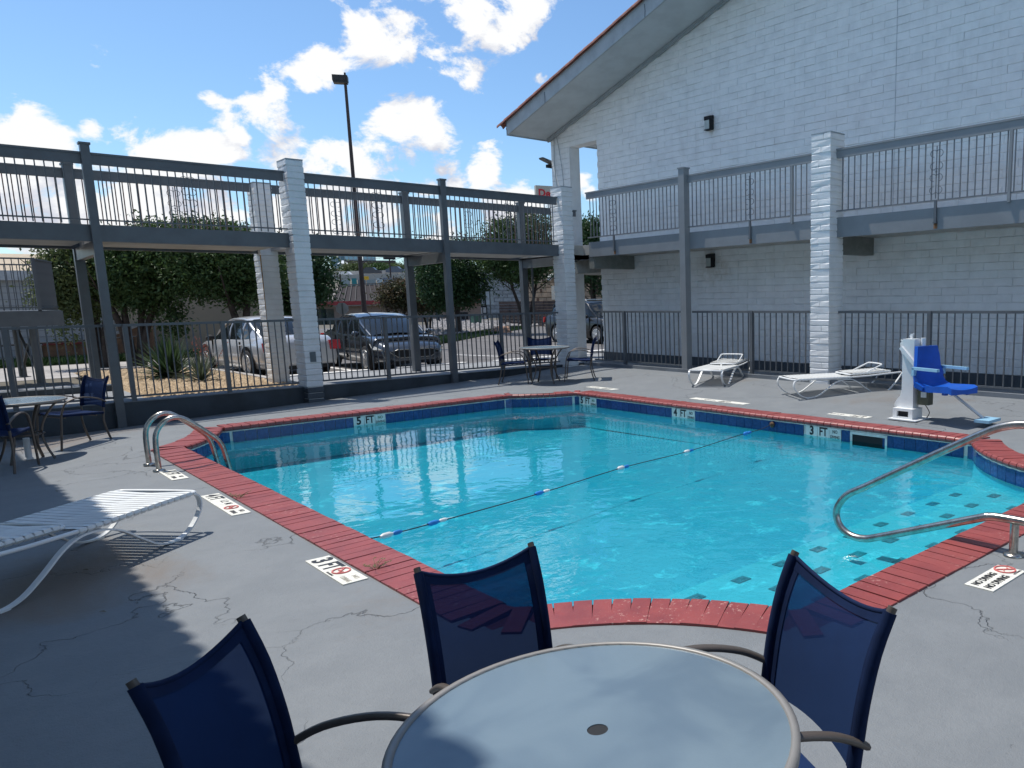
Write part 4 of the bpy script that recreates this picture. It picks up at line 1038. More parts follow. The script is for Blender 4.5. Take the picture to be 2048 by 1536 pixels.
# return fittings on the far pool wall and a drifting leaf
# ------------------------------------------------------------------ patio chairs
def sleeve(b, pts, r, n=8): b.tube(pts, r, n)
def make_chair(label, cat='chair', group='navy sling patio chairs'):
    t = thing('patio_chair', label, cat, (0,0,0), 0, group)
    W = .235
    for s in (-1, 1):
        # rear upright carrying the back
        up_ = [(s*W, -.235, .40), (s*W, -.245, .52), (s*W, -.27, .66), (s*(W+.002), -.30, .78), (s*(W+.004), -.345, .87)]
        b = MB(); b.tube(catmull(up_, 4), .0125, 8); b.build('upright', M_BRONZE, t)
        b = MB(); b.tube(catmull([(s*W, -.235, .40), (s*W, -.225, .30), (s*(W+.005), -.26, .12), (s*(W+.008), -.30, .0)], 4), .0125, 8); b.build('leg', M_BRONZE, t)
        b = MB(); b.tube(catmull([(s*(W+.02), .30, 0), (s*(W+.02), .275, .2), (s*(W+.02), .25, .42), (s*(W+.02), .225, .50)], 4), .0125, 8); b.build('leg', M_BRONZE, t)
        arm = catmull([(s*(W+.02), .225, .50), (s*(W+.022), .19, .575), (s*(W+.025), .10, .622), (s*(W+.027), -.03, .63), (s*(W+.02), -.17, .60), (s*(W+.006), -.275, .545)], 5)
        b = MB(); b.tube(arm, .0175, 8, flat=((0,0,1), .55)); b.build('armrest', M_BRONZE, t)
        b = MB(); b.tube([(s*W, -.24, .405), (s*(W+.0), .24, .425)], .0125, 8); b.build('seat_rail', M_BRONZE, t)
    b = MB(); b.tube([(-W, .2, .40), (W, .2, .40)], .010, 8); b.tube([(-W, -.15, .385), (W, -.15, .385)], .010, 8); b.build('cross_bar', M_BRONZE, t)
    # seat sling
    P = []
    for i in range(9):
        v = i/8; y = -.225+.47*v; row = []
        for j in range(9):
            u = -1+j/4; z = .418+.02*v - .028*(1-u*u)*math.sin(math.pi*min(1, v*1.1+.0)) ; row.append((u*(W-.003), y, z))
        P.append(row)
    b = MB(); b.grid(P); b.build('seat', M_SLING, t)
    b = MB(); [b.tube([(s*W, -.23, .408), (s*W, .235, .43)], .0185, 8) for s in (-1, 1)]; b.build('seat_hem', M_HEM, t)
    # back sling with concave top edge
    prof = [(-.242, .475), (-.252, .55), (-.268, .65), (-.298, .765), (-.338, .858)]
    pc = catmull([(0, y, z) for y, z in prof], 3)
    P = []
    for i, p in enumerate(pc):
        v = i/(len(pc)-1); row = []
        for j in range(13):
            u = -1+j/6; sag = .045*(1-u*u)*v*v - .02*(1-u*u)*(1-v)**2
            row.append((u*(W-.004+.004*v), p.y-.022*(1-u*u), p.z-sag))
        P.append(row)
    b = MB(); b.grid(P); b.build('backrest', M_SLING, t)
    b = MB()
    for s in (-1, 1): b.tube([(s*(W+.003*i/len(pc)), p.y, p.z) for i, p in enumerate(pc)], .0178, 8, flat=((0,1,0), 1.0))
    # wide hem strips along the sides and the top
    for s in (-1, 1):
        q = []
        for i, p in enumerate(pc):
            a_ = P[i][0 if s < 0 else 12]; c_ = P[i][1 if s < 0 else 11]
            q.append([(a_[0], a_[1]-.003, a_[2]), (c_[0]*1.02, c_[1]-.003, c_[2])])
        b.grid(q); b.grid([[(x, y+.006, z) for x, y, z in r2] for r2 in q])
    top = P[-1]; top2 = [(x, y+.012*0-.0+ (P[-3][j][1]-y)*.45, z+(P[-3][j][2]-z)*.45) for j, (x, y, z) in enumerate(top)]
    b.grid([[(x, y-.004, z) for x, y, z in top], [(x, y-.004, z) for x, y, z in top2]]); b.grid([[(x, y+.004, z) for x, y, z in top], [(x, y+.004, z) for x, y, z in top2]])
    b.tube([(x, y, z) for x, y, z in top], .007, 6)
    b.build('back_hem', M_HEM, t)
    return t
ch = make_chair('navy sling chair nearest the camera, left of the big round table')
def place(o, x, y, fx, fy, z=0): o.location = (x, y, z); o.rotation_euler = (0, 0, math.atan2(-fx, fy))
place(ch, .565, 1.668, .62, -.78)
def chair(x, y, fx, fy, z, label, sx=1):
    c = dup(ch, (x, y, z), math.atan2(-fx, fy), label); c.scale = (sx, 1, 1); return c
ch.scale = (.67, 1, 1.05)
chair(1.055, 1.685, -.12, -.99, 0, 'navy sling chair between the big round table and the pool edge', .73).scale.z = 1.05
chair(1.345, 1.27, -.92, .38, 0, 'navy sling chair on the right side of the big round table', .97).scale.z = 1.05
# ------------------------------------------------------------------ tables
def make_table(label, r, h, loc, rz=0, umb=True):
    t = thing('patio_table', label, 'table', loc, rz, 'round frosted glass patio tables')
    hr_ = .023
    b = MB(); b.lathe([(hr_, h-.006), (hr_, h), (r-.018, h), (r-.018, h-.006)], 72, smooth=False); 
    b.build('table_top', M_FROST, t)
    b = MB(); b.lathe([(r-.02, h-.014), (r-.02, h+.003), (r-.012, h+.006), (r, h+.002), (r, h-.018), (r-.015, h-.02)], 72); b.build('rim', mat('champagne_rim', (.26,.25,.235), .45, .2, var=.05), t)
    b = MB(); b.lathe([(hr_+.002, h-.05), (hr_+.002, h-.002)], 24); b.build('umbrella_sleeve', M_DARK, t)
    for k in range(4):
        a = k*math.pi/2 + math.pi/4
        def q(rad, z): return (rad*math.cos(a), rad*math.sin(a), z)
        b = MB(); b.tube(catmull([q(r*.88, h-.02), q(r*.72, h-.09), q(r*.50, h*.66), q(r*.42, h*.45), q(r*.50, h*.22), q(r*.66, 0)], 5), .019, 8, flat=((0,0,1), .6)); b.build('leg', M_BRONZE, t)
    ringp = [(r*.42*math.cos(a), r*.42*math.sin(a), h*.45) for a in np.linspace(0, 2*math.pi, 25)]
    b = MB(); b.tube(ringp, .010, 6)
    b.tube([(r*.30*math.cos(a), r*.30*math.sin(a), h*.45) for a in np.linspace(0, 2*math.pi, 21)], .007, 6); b.build('lower_ring', M_BRONZE, t)
    b = MB(); b.tube([(r*.9*math.cos(a), r*.9*math.sin(a), h-.022) for a in np.linspace(0, 2*math.pi, 33)], .010, 6); b.build('under_ring', M_BRONZE, t)
    return t
make_table('large round frosted glass table at the bottom of the picture', .442, .72, (.955, 1.28, 0), .25)
make_table('round frosted glass table at the left edge by the kerb', .45, .72, (.70, 11.55, deck_z(.7, 11.5)), .2)
make_table('distant round table in front of the corner pier', .50, .72, (8.98, 13.3, deck_z(8.98, 13.3)), .7)
chair(8.56, 13.78, .75, -.62, deck_z(8.56, 13.78), 'navy sling chair left of the distant table')
chair(9.36, 13.98, -.45, -.85, deck_z(9.3, 14), 'navy sling chair behind the distant table, facing the pool')
chair(9.56, 12.92, -.72, .62, deck_z(9.6, 12.9), 'navy sling chair right of the distant table')
chair(1.33, 12.55, -.93, -.36, deck_z(1.33, 12.55), 'navy sling chair right of the left edge table, beside the post')
chair(.50, 11.25, .40, .92, deck_z(.5, 11.25), 'navy sling chair cut by the left edge, back to the camera')
for o_ in COL.objects:
    if o_.get('label', '').startswith('round frosted glass table at the left'): o_.location = (.80, 12.0, deck_z(.8, 12.0))
ub = thing('umbrella_stub', 'white pipe stub standing under the left edge table', 'pipe', (.83, 12.2, deck_z(.83, 12.2)))
b = MB(); b.lathe([(.045, 0), (.045, .02), (.033, .025), (.033, .26), (.026, .26)], 16); b.build('pipe', M_WHITE, ub)
# ------------------------------------------------------------------ loungers (local x along the length from the foot end, y across)
def make_lounger(label):
    t = thing('sun_lounger', label, 'sun lounger', (0,0,0), 0, 'white strap sun loungers')
    W = .31; Z = .30; L = 1.92
    wave = [(.02, Z), (-.03, Z-.03), (-.045, Z-.10), (.0, .12), (.11, .035), (.24, .008), (.38, .035), (.52, .12), (.66, .215), (.80, .262), (.95, .268), (1.08, .22), (1.22, .12), (1.36, .035), (1.49, .008), (1.62, .04), (1.74, .14), (1.84, .25), (1.92, .35)]
    for s in (-1, 1):
        b = MB(); b.tube(catmull([(x, s*W, z) for x, z in wave], 4), .021, 8, flat=((0,1,0), .45) if False else None) if False else None
        pts = catmull([(x, s*W, z) for x, z in wave], 4)
        # flat bar ribbon: width across y, thin normal
        b = MB(); P = []
        for i, p in enumerate(pts):
            tt = (pts[min(i+1, len(pts)-1)]-pts[max(i-1, 0)]).normalized(); nn_ = Vector((-tt.z, 0, tt.x))
            P.append([p+Vector((0, -.017, 0))+nn_*.006, p+Vector((0, .017, 0))+nn_*.006, p+Vector((0, .017, 0))-nn_*.006, p+Vector((0, -.017, 0))-nn_*.006, p+Vector((0, -.017, 0))+nn_*.006])
        b.grid(P, smooth=False); b.build('leg', M_WHITE, t)
        b = MB(); b.tube([(.0, s*W, Z), (.9, s*W, Z), (1.3, s*W, Z+.01), (1.88, s*W, Z+.045)], .013, 8); b.build('side_rail', M_WHITE, t)
        b = MB(); b.box(.17, .23, s*W-.02, s*W+.02, -.004, .012); b.box(1.45, 1.51, s*W-.02, s*W+.02, -.004, .012); b.build('foot', M_WHITE, t)
    b = MB(); b.tube(catmull([(.02, -W, Z), (-.03, -W+.04, Z), (-.04, 0, Z), (-.03, W-.04, Z), (.02, W, Z)], 5), .014, 8); b.build('end_rail', M_WHITE, t)
    b = MB(); b.tube([(.80, -W, .262), (.80, W, .262)], .010, 6); b.build('cross_bar', M_WHITE, t)
    def strap(x0, x1, w, z):
        b = MB(); r = .0175
        P = []
        prof = [(-w-r*.2, z-r*1.1), (-w-r*1.05, z-.004), (-w-r*.6, z+r*.9), (-w+r, z+r+.0), (0, z+r-.012), (w-r, z+r), (w+r*.6, z+r*.9), (w+r*1.05, z-.004), (w+r*.2, z-r*1.1)]
        P = [[(x0, y, q) for y, q in prof], [(x1, y, q) for y, q in prof]]
        b.grid(P, smooth=False); b.grid([[(x, y*.985, q-.004) for x, y, q in row] for row in P], smooth=False); return b
    sm = strap(-.024, .024, W, 0).mesh('strap', M_STRAP)
    x = .06
    while x < .98: link('strap', sm, t, (x, 0, Z)); x += .0585
    # folded back frame lying slightly raised
    br = bpy.data.objects.new('backrest', MB().tube(catmull([(1.0, -.25, Z+.035), (.97, -.20, Z+.037), (.965, 0, Z+.04), (.97, .20, Z+.037), (1.0, .25, Z+.035)], 4), .013, 8).tube([(1.0, -.25, Z+.035), (1.72, -.25, Z+.06)], .013, 8).tube([(1.0, .25, Z+.035), (1.72, .25, Z+.06)], .013, 8).tube([(1.72, -.25, Z+.06), (1.72, .25, Z+.06)], .013, 8).mesh('backrest', M_WHITE)); COL.objects.link(br); br.parent = t
    sb = strap(-.024, .024, .25, 0).mesh('strap', M_STRAP)
    x = 1.05
    while x < 1.70: link('strap', sb, br, M=Matrix.Translation((x, 0, Z+.04+(x-1)*.03)) ); x += .0585
    b = MB(); b.tube(catmull([(1.30, -.22, Z+.06), (1.52, -.22, Z+.15), (1.58, -.20, Z+.175), (1.59, 0, Z+.18), (1.58, .20, Z+.175), (1.52, .22, Z+.15), (1.30, .22, Z+.06)], 4), .011, 8); b.build('prop_bar', M_WHITE, t)
    return t
lg = make_lounger('white strap sun lounger lying half in shade at the left edge of the deck')
def lplace(o, x, y, dx, dy, z=0): o.location = (x, y, z); o.rotation_euler = (0, 0, math.atan2(dy, dx))
lplace(lg, 1.13, 6.80, -.78, -.63, .0)
l2 = dup(lg, (10.0, 9.76, deck_z(10.0, 9.8)), math.atan2(.42, .9), 'white strap sun lounger pointing at the pool, left of the bright brick pier')
l3 = dup(lg, (9.83, 7.76, deck_z(9.9, 7.6)), math.atan2(-.46, .9), 'white strap sun lounger standing sideways between brick pier and pool lift')
# ------------------------------------------------------------------ pool lift
lf = thing('pool_lift', 'white pool lift with blue plastic seat at the far pool edge', 'pool lift', (9.28, 5.27, deck_z(9.28, 5.27)))
b = MB(); b.box(-.23, .20, -.22, .20, 0, .014); b.build('base_plate', M_WHITE, lf)
b = MB(); b.box(-.16, .10, -.13, -.07, .014, .15); b.box(-.16, .10, .10, .16, .014, .15); b.box(-.16,.10,-.07,.10,.115,.15); b.box(-.16,-.13,-.07,.10,.014,.04); b.build('base_box', M_WHITE, lf)
b = MB(); b.box(-.125, .09, -.06, .09, .03, .11); b.build('base_recess', M_DARK, lf)
b = MB(); b.prism([(-.075,-.085),(.075,-.085),(.075,.085),(-.075,.085)], .15, 1.06); b.build('mast', M_WHITE, lf)
b = MB(); b.prism([(.075,.15),(.20,.15),(.20,.20),(.16,.26),(.12,.30),(.095,.40),(.085,.80),(.13,.92),(.14,1.0),(.09,1.06),(.075,1.06)], -.05, .05, axis='x', M=Matrix.Rotation(0, 4, 'Z')); b.build('rear_fin', M_WHITE, lf)
b = MB(); b.tube([(.085, -.125, .42), (.085, -.125, 1.07)], .034, 14); b.build('actuator_tube', M_WHITE, lf)
b = MB(); b.bar((-.09, .1, .95), (-.10, -.17, .68), .045, .05); b.build('lift_arm', M_WHITE, lf)
b = MB(); b.bar((.0, 0, 1.06), (.0, 0, 1.12), .03, .02); b.bar((.0, .03, 1.09), (.03, -.02, 1.13), .015, .02); b.build('top_bolt', M_WHITE, lf)
b = MB(); b.bar((-.01, .11, 1.03), (-.01, .15, 1.04), .015, .015); b.build('side_bolt', M_WHITE, lf)
b = MB(); b.box(-.02, .10, -.28, -.12, .20, .42); b.build('control_box', mat('olive_box', (.10,.11,.07), .5), lf)
b = MB(); b.box(-.025, -.019, -.25, -.17, .30, .37); b.build('box_label', M_WHITETILE, lf)
b = MB(); b.tube(catmull([(.04,-.2,.2),(.05,-.26,.1),(.05,-.22,.02)],4), .006, 5); b.tube([(.02,-.14,.42),(.02,-.14,.55)], .03, 8); b.build('cable', M_DARK, lf)
# moulded seat shell facing -y
sx0, sx1 = -.20, .28; P = []
shell = [(-.10, .97, .17), (-.12, .85, .195), (-.13, .72, .21), (-.145, .62, .235), (-.16, .55, .24), (-.21, .485, .24), (-.30, .455, .24), (-.5, .465, .24), (-.70, .475, .235), (-.76, .455, .225)]
b = MB(); P = []; Q = []
for y, z, hw in shell:
    row = []; row2 = []
    for j in range(9):
        u = -1+j/4; cup = .03*u*u*(1 if z < .7 else .4)
        if z > .6: row.append((.04+u*hw, y-cup, z)); row2.append((.04+u*hw, y+.05-cup*.3, z))
        else: row.append((.04+u*hw, y, z+cup*.9)); row2.append((.04+u*hw, y+(.04 if y > -.25 else 0), z-.055))
    P.append(row); Q.append(row2)
b.grid(P); b.grid(Q)
for a_, c_ in ((0, 0), (8, 8)): b.grid([[P[i][a_], Q[i][c_]] for i in range(len(P))])
b.grid([P[0], Q[0]]); b.grid([P[-1], Q[-1]]); b.build('seat_shell', M_LIFTBLUE, lf)
for s, nm in ((-1, 'armrest'), (1, 'armrest')):
    x = .04+s*.255; b = MB(); b.box(x-.025, x+.025, -.56, -.12, .675, .71); b.box(x-.025, x+.025, -.16, -.12, .60, .70); b.build('armrest', M_LIFTLB, lf)
b = MB(); b.tube([(.04, -.47, .40), (.04, -.60, .36), (.04, -1.0, .095)], .018, 8); b.build('foot_bar', M_WHITE, lf)
b = MB(); b.box(-.13, .21, -1.15, -.96, .06, .095); b.build('footrest', M_LIFTLB, lf)
b = MB(); b.bar((-.24, -.19, .50), (-.20, -.30, .44), .05, .05); b.tube([(-.24,-.2,.47),(-.1,-.22,.45)], .03, 8); b.box(-.02,.03,-.5,-.44,.36,.41); b.lathe([(.0,-.02),(.03,-.02),(.03,.02),(.0,.02)],10,Matrix.Translation((.2,-.66,.40)) @ Matrix.Rotation(math.pi/2,4,'Y')); b.build('seat_belt', M_LIFTBLUE, lf)
Tm = Matrix.Translation((.05, -.20, 0)) @ Matrix.Rotation(R_(-17), 4, 'Z') @ Matrix.Translation((-.04, .1, 0))
for c in lf.children:
    if c.name.split('.')[0] in ('seat_shell', 'armrest', 'seat_belt'): c.matrix_local = Tm
# ---- END PART 3
# ------------------------------------------------------------------ vehicles
def make_car(spec, label, name='parked_car', cat='car', group='cars parked behind the fence'):
    """local x forward (nose at +x), y left; origin on the ground under the middle"""
    t = thing(name, label, cat, (0,0,0), 0, group)
    L, Wd, Ht, wb = spec['L'], spec['W']/2, spec['H'], spec['wb']; pm = spec['paint']; wr = spec.get('wr', .32)
    xf = wb/2 + spec.get('fo', 0); xr = -wb/2 + spec.get('fo', 0)
    belt = spec['belt']; hood = spec['hood']; deckh = spec['deck']
    # body stations: x, half width, z bottom, z shoulder, z top
    nose = L/2; tail = -L/2
    cowl = spec['cowl']; rearg = spec['rear']
    st = [(tail, .80, .36, .62, .70), (tail+.05, .90, .26, .70, deckh-.12), (tail+.22, .97, .22, belt-.05, deckh), (rearg-.02, 1.0, .2, belt, deckh+.01), (-.6, 1.0, .19, belt, belt+.04), (0, 1.0, .19, belt-.01, belt+.04), (.5, 1.0, .19, belt-.02, belt+.03), (cowl+.1, 1.0, .19, belt-.04, hood+.02), (cowl+.55, .99, .2, hood-.09, hood-.02), (nose-.45, .95, .21, hood-.17, hood-.09), (nose-.15, .86, .22, hood-.28, hood-.19), (nose, .70, .28, .50, .56)]
    def ring(x, w, zb, zs, zt):
        w *= Wd
        half = [(0, zb), (w*.80, zb), (w*.95, zb+.05), (w*1.0, zb+(zs-zb)*.42), (w*.985, zb+(zs-zb)*.75), (w*.955, zs), (w*.82, zs+(zt-zs)*.75), (w*.45, zt), (0, zt+.012)]
        return [(x, y, z) for y, z in half] + [(x, -y, z) for y, z in half[-2:0:-1]]
    rows = [ring(*s) for s in st]; rows = [r+[r[0]] for r in rows]
    # lengthwise smoothing
    from itertools import zip_longest
    cols = list(zip(*rows)); sm_cols = [catmull(c, 3) for c in cols]; rows = list(zip(*sm_cols))
    b = MB(); b.grid(rows); b.add([tuple(p) for p in rows[0][:-1]], [tuple(range(len(rows[0])-2, -1, -1))]); b.add([tuple(p) for p in rows[-1][:-1]], [tuple(range(len(rows[0])-1))])
    b.build('body', pm, t)
    # greenhouse
    rf0, rf1 = spec['roof']; rw = Wd*.70; bw = Wd*.90
    def gring(x, w, zt, wtop, inset=0): return [(x, w, belt-.02), (x, (w+wtop)/2+.02, (belt+zt)/2), (x, wtop, zt-.05), (x, wtop*.8, zt-.005), (x, 0, zt+.02), (x, -wtop*.8, zt-.005), (x, -wtop, zt-.05), (x, -(w+wtop)/2-.02, (belt+zt)/2), (x, -w, belt-.02)]
    gs_ = [(rearg, bw*.90, belt+.06, bw*.80), (rearg+(rf0-rearg)*.5, bw*.96, (belt+Ht)/2+.06, rw*1.08), (rf0, bw, Ht-.025, rw), ((rf0+rf1)/2, bw, Ht, rw*1.03), (rf1, bw, Ht-.035, rw), (rf1+(cowl-rf1)*.5, bw*.98, (belt+Ht)/2+.03, rw*1.12), (cowl, bw*.93, belt+.03, bw*.86)]
    G = [gring(*g) for g in gs_]; G = list(zip(*[catmull(c, 4) for c in zip(*G)]))
    b = MB(); b.grid(G); b.build('glazing', M_GLASSC, t)
    # roof skin over the glass and pillars
    i0, i1 = 2*4-1, 4*4+1
    b = MB(); b.grid([[Vector(p)+Vector((0, 0, .012)) for p in G[i][2:7]] for i in range(i0, i1+1)])
    for i in range(i0, i1): pass
    b.build('roof', pm, t)
    b = MB()
    n_ = len(G)
    for s in (2, 6):
        b.tube([Vector(G[i][s])+Vector((0,0,.004)) for i in range(0, n_)], .034, 6)       # roof rail to A and C pillars
    for frac, rad in ((spec.get('bp', .1), .035), (spec.get('cp', -.75), .045)):
        i = min(range(n_), key=lambda k: abs(G[k][0].x-frac))
        for s in (1, -1):
            q = G[i]; a_ = q[0] if s > 0 else q[8]; m_ = q[1] if s > 0 else q[7]; c_ = q[2] if s > 0 else q[6]
            b.tube([a_, m_, c_], rad, 6, flat=((0,1,0), .5))
    # solid C pillar quarter
    for s in (0, 8):
        mid = 1 if s == 0 else 7; tp = 2 if s == 0 else 6; k = spec.get('cpn', 5)
        b.grid([[Vector(G[i][s])+Vector((0, .006 if s == 0 else -.006, 0)), Vector(G[i][mid])+Vector((0, .006 if s == 0 else -.006, .0)), Vector(G[i][tp])+Vector((0, .006 if s == 0 else -.006, 0))] for i in range(0, k)])
    b.build('pillars', pm, t)
    # wheels
    for x in (xf, xr):
        for s in (-1, 1):
            y = s*(Wd+.005)
            M = Matrix.Translation((x, y, wr)) @ Matrix.Rotation(math.pi/2, 4, 'X')
            b = MB(); b.lathe([(0, -.003*s), (wr+.065, -.003*s)], 28, Matrix.Translation((x, y, wr+.02)) @ Matrix.Rotation(math.pi/2, 4, 'X'), smooth=False); b.build('wheel_arch', M_DARK, t)
            wh = MB(); wh.lathe([(wr*.66, .02), (wr*.93, .02), (wr, -.01), (wr, -.16), (wr*.9, -.19), (wr*.66, -.19)] if s > 0 else [(wr*.66, -.02), (wr*.93, -.02), (wr, .01), (wr, .16), (wr*.9, .19), (wr*.66, .19)], 32, Matrix.Translation((x, y, wr)) @ Matrix.Rotation(-math.pi/2, 4, 'X'))
            w_ = wh.build('wheel', M_RUBBER, t)
            rm = MB(); 
            for k in range(spec.get('spokes', 7)):
                a = 2*math.pi*k/spec.get('spokes', 7)
                rm.bar((x, y+s*.030, wr), (x+math.cos(a)*wr*.66, y+s*.022, wr+math.sin(a)*wr*.66), wr*.16, .02, upv=(0,1,0))
            rm.lathe([(wr*.60, 0), (wr*.69, .012), (wr*.69, -.01)], 28, Matrix.Translation((x, y+s*.022, wr)) @ Matrix.Rotation(-math.pi/2*s, 4, 'X'))
            rm.lathe([(0, .02), (wr*.16, .02), (wr*.18, 0)], 16, Matrix.Translation((x, y+s*.03, wr)) @ Matrix.Rotation(-math.pi/2*s, 4, 'X'))
            rm.build('rim', mat('alloy_silver', (.55,.55,.54), .3, .35, var=.05), w_)
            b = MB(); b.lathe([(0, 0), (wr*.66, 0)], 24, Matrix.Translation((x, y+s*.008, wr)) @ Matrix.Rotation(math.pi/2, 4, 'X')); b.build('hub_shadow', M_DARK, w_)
    # lamps, mirrors, handles, grille, plate, trim
    for s in (-1, 1):
        hl = MB(); yy = s*Wd
        hl.add([(nose-.62, yy*.965, hood-.16), (nose-.14, yy*.80, hood-.30), (nose-.10, yy*.72, hood-.40), (nose-.42, yy*.955, hood-.29)], [(0,1,2,3)] if s > 0 else [(3,2,1,0)])
        hl.add([(nose-.62, yy*.965+s*.02, hood-.155), (nose-.10, yy*.86, hood-.30), (nose-.03, yy*.70, hood-.40), (nose-.42, yy*.99, hood-.30)], [(0,1,2,3)]); hl.build('headlight', M_HEAD, t)
        tl_ = MB(); tl_.prism([(tail+.13, deckh-.14), (tail+.02, deckh-.12), (tail-.02, deckh-.34), (tail+.06, deckh-.34)], yy*.99-(.0 if s < 0 else .26*1), yy*.99+(.26 if s < 0 else .0), axis='y'); tl_.build('tail_light', M_TAIL, t)
        mr_ = MB(); c = Vector((cowl-.35, s*(Wd+.06), belt+.04)); mr_.lathe([(0,-.10),(.05,-.085),(.075,-.02),(.072,.05),(.04,.09),(0,.1)], 12, Matrix.Translation(c) @ Matrix.Rotation(math.pi/2, 4, 'X')); mr_.bar((cowl-.33, s*Wd*.9, belt), (cowl-.33, s*(Wd+.04), belt+.02), .05, .03); mr_.build('side_mirror', spec.get('mirror', pm), t)
        for x in (spec.get('h1', .0), spec.get('h2', -.95)):
            h_ = MB(); h_.tube([(x-.09, s*(Wd*.975), belt-.11), (x, s*(Wd*.975+.03), belt-.11), (x+.09, s*(Wd*.975), belt-.11)], .014, 6); h_.build('door_handle', pm, t)
        for x in (spec.get('d0', cowl-.25), spec.get('bp', .1), spec.get('d2', xr+.42)):
            b = MB(); b.box(x-.004, x+.004, s*Wd*.93, s*Wd*1.0+.004*s if s > 0 else s*Wd*.93, .30, belt-.03) if s > 0 else b.box(x-.004, x+.004, -Wd*1.0-.004, -Wd*.93, .30, belt-.03)
            b.build('door_gap', M_DARK, t)
        b = MB(); 
        b.box(xr+.42, xf-.42, min(s*Wd*.99, s*(Wd+.012)), max(s*Wd*.99, s*(Wd+.012)), .50, .53); b.build('side_moulding', pm, t)
        if spec.get('rails'):
            b = MB(); b.tube(catmull([(rf0-.1, s*rw*.93, Ht-.04), (rf0+.1, s*rw*.93, Ht+.05), (rf1-.2, s*rw*.93, Ht+.05), (rf1, s*rw*.93, Ht-.03)], 4), .018, 6); b.build('roof_rail', M_CHROME, t)
    b = MB(); b.prism([(-.42*Wd/.9,.56),(.42*Wd/.9,.56),(.62*Wd/.9,.50),(.40*Wd/.9,.36),(-.40*Wd/.9,.36),(-.62*Wd/.9,.50)], nose-.06, nose+.012, axis='x'); b.build('grille', M_DARK, t)
    b = MB(); pg_ = [(-.42*Wd/.9,.56),(.42*Wd/.9,.56),(.62*Wd/.9,.50),(.40*Wd/.9,.36),(-.40*Wd/.9,.36),(-.62*Wd/.9,.50)]; b.tube([(nose+.014, y, z) for y, z in pg_+[pg_[0]]], .010, 5); b.build('grille_trim', M_CHROME, t)
    b = MB(); b.box(nose-.2, nose-.02, -Wd*.62, Wd*.62, .20, .29); b.build('lower_intake', M_DARK, t)
    b = MB(); b.box(tail-.012, tail+.03, -.16, .16, .55, .65); b.build('number_plate', M_WHITETILE, t)
    b = MB(); b.box(tail+.0, tail+.12, -Wd*.8, Wd*.8, .22, .30); b.build('rear_valance', M_RUBBER, t)
    return t
sedan = dict(L=4.7, W=1.76, H=1.42, wb=2.67, belt=.88, hood=.84, deck=.98, cowl=1.10, rear=-1.72, roof=(-.85, .18), paint=M_SILVER, mirror=M_RUBBER, bp=-.05, cp=-.80, spokes=9, wr=.335)
c1 = make_car(sedan, 'silver sedan parked behind the weathered brick pier, nose away')
c1.location = (6.30, 21.85, -.055); c1.rotation_euler = (0, 0, R_(94.5))
c2 = make_car(dict(L=4.40, W=1.82, H=1.43, wb=2.65, belt=.90, hood=.87, deck=1.02, cowl=1.22, rear=-1.90, roof=(-.95, .10), paint=M_GREYCAR, bp=-.1, cp=-.95, spokes=5, wr=.33, cpn=3), 'charcoal hatchback parked nose towards the pool fence')
c2.location = (9.02, 21.10, -.055); c2.rotation_euler = (0, 0, R_(-93))
c3 = make_car(dict(L=4.60, W=1.85, H=1.66, wb=2.66, belt=1.02, hood=1.0, deck=1.15, cowl=1.12, rear=-2.02, roof=(-1.65, .35), paint=M_BLACKCAR, bp=-.05, cp=-1.0, spokes=7, wr=.35, rails=True, cpn=3), 'dark crossover with silver roof rails parked beyond the corner pier')
c3.location = (19.75, 25.6, -.055); c3.rotation_euler = (0, 0, R_(-90))
c4 = make_car(dict(L=4.40, W=1.85, H=1.62, wb=2.6, belt=1.02, hood=1.0, deck=1.1, cowl=1.05, rear=-1.9, roof=(-1.5, .35), paint=M_BLUECAR, spokes=5, wr=.34, cpn=3), 'small blue suv driving far away beside the menu board', group=None)
p = at_d(993, 600, 118); c4.location = (p.x, p.y, -.95); c4.rotation_euler = (0, 0, R_(225))

# ------------------------------------------------------------------ trees and plants
def leaf_mat(name, a, b_):
    s = NT(name); geo = s.n('ShaderNodeNewGeometry'); f = s.ramp(s.noise(1.3, 3, .6, geo.outputs['Position']), .3, .7); c = s.mix(f, a, b_)
    ra = s.n('ShaderNodeNewGeometry'); 
    s.base(c); s.set(Roughness=.55, Specular_IOR_Level=.35)
    tr = s.n('ShaderNodeBsdfTranslucent'); s.l(c, tr.inputs['Color']); mx = s.n('ShaderNodeMixShader'); mx.inputs[0].default_value = .28
    s.l(s.p.outputs[0], mx.inputs[1]); s.l(tr.outputs[0], mx.inputs[2]); s.l(mx.outputs[0], s.out.inputs[0]); return s.m
LM = {'a': leaf_mat('leaves_mid', (.08,.135,.04), (.045,.085,.027)), 'b': leaf_mat('leaves_olive', (.12,.145,.05), (.065,.10,.033)), 'c': leaf_mat('leaves_dark', (.048,.098,.034), (.03,.07,.026)), 'd': leaf_mat('leaves_russet', (.10,.065,.035), (.04,.06,.022))}
M_BARK = mat('bark', (.07,.052,.042), .9, var=.3, scale=5, bump=.6, bscale=20)
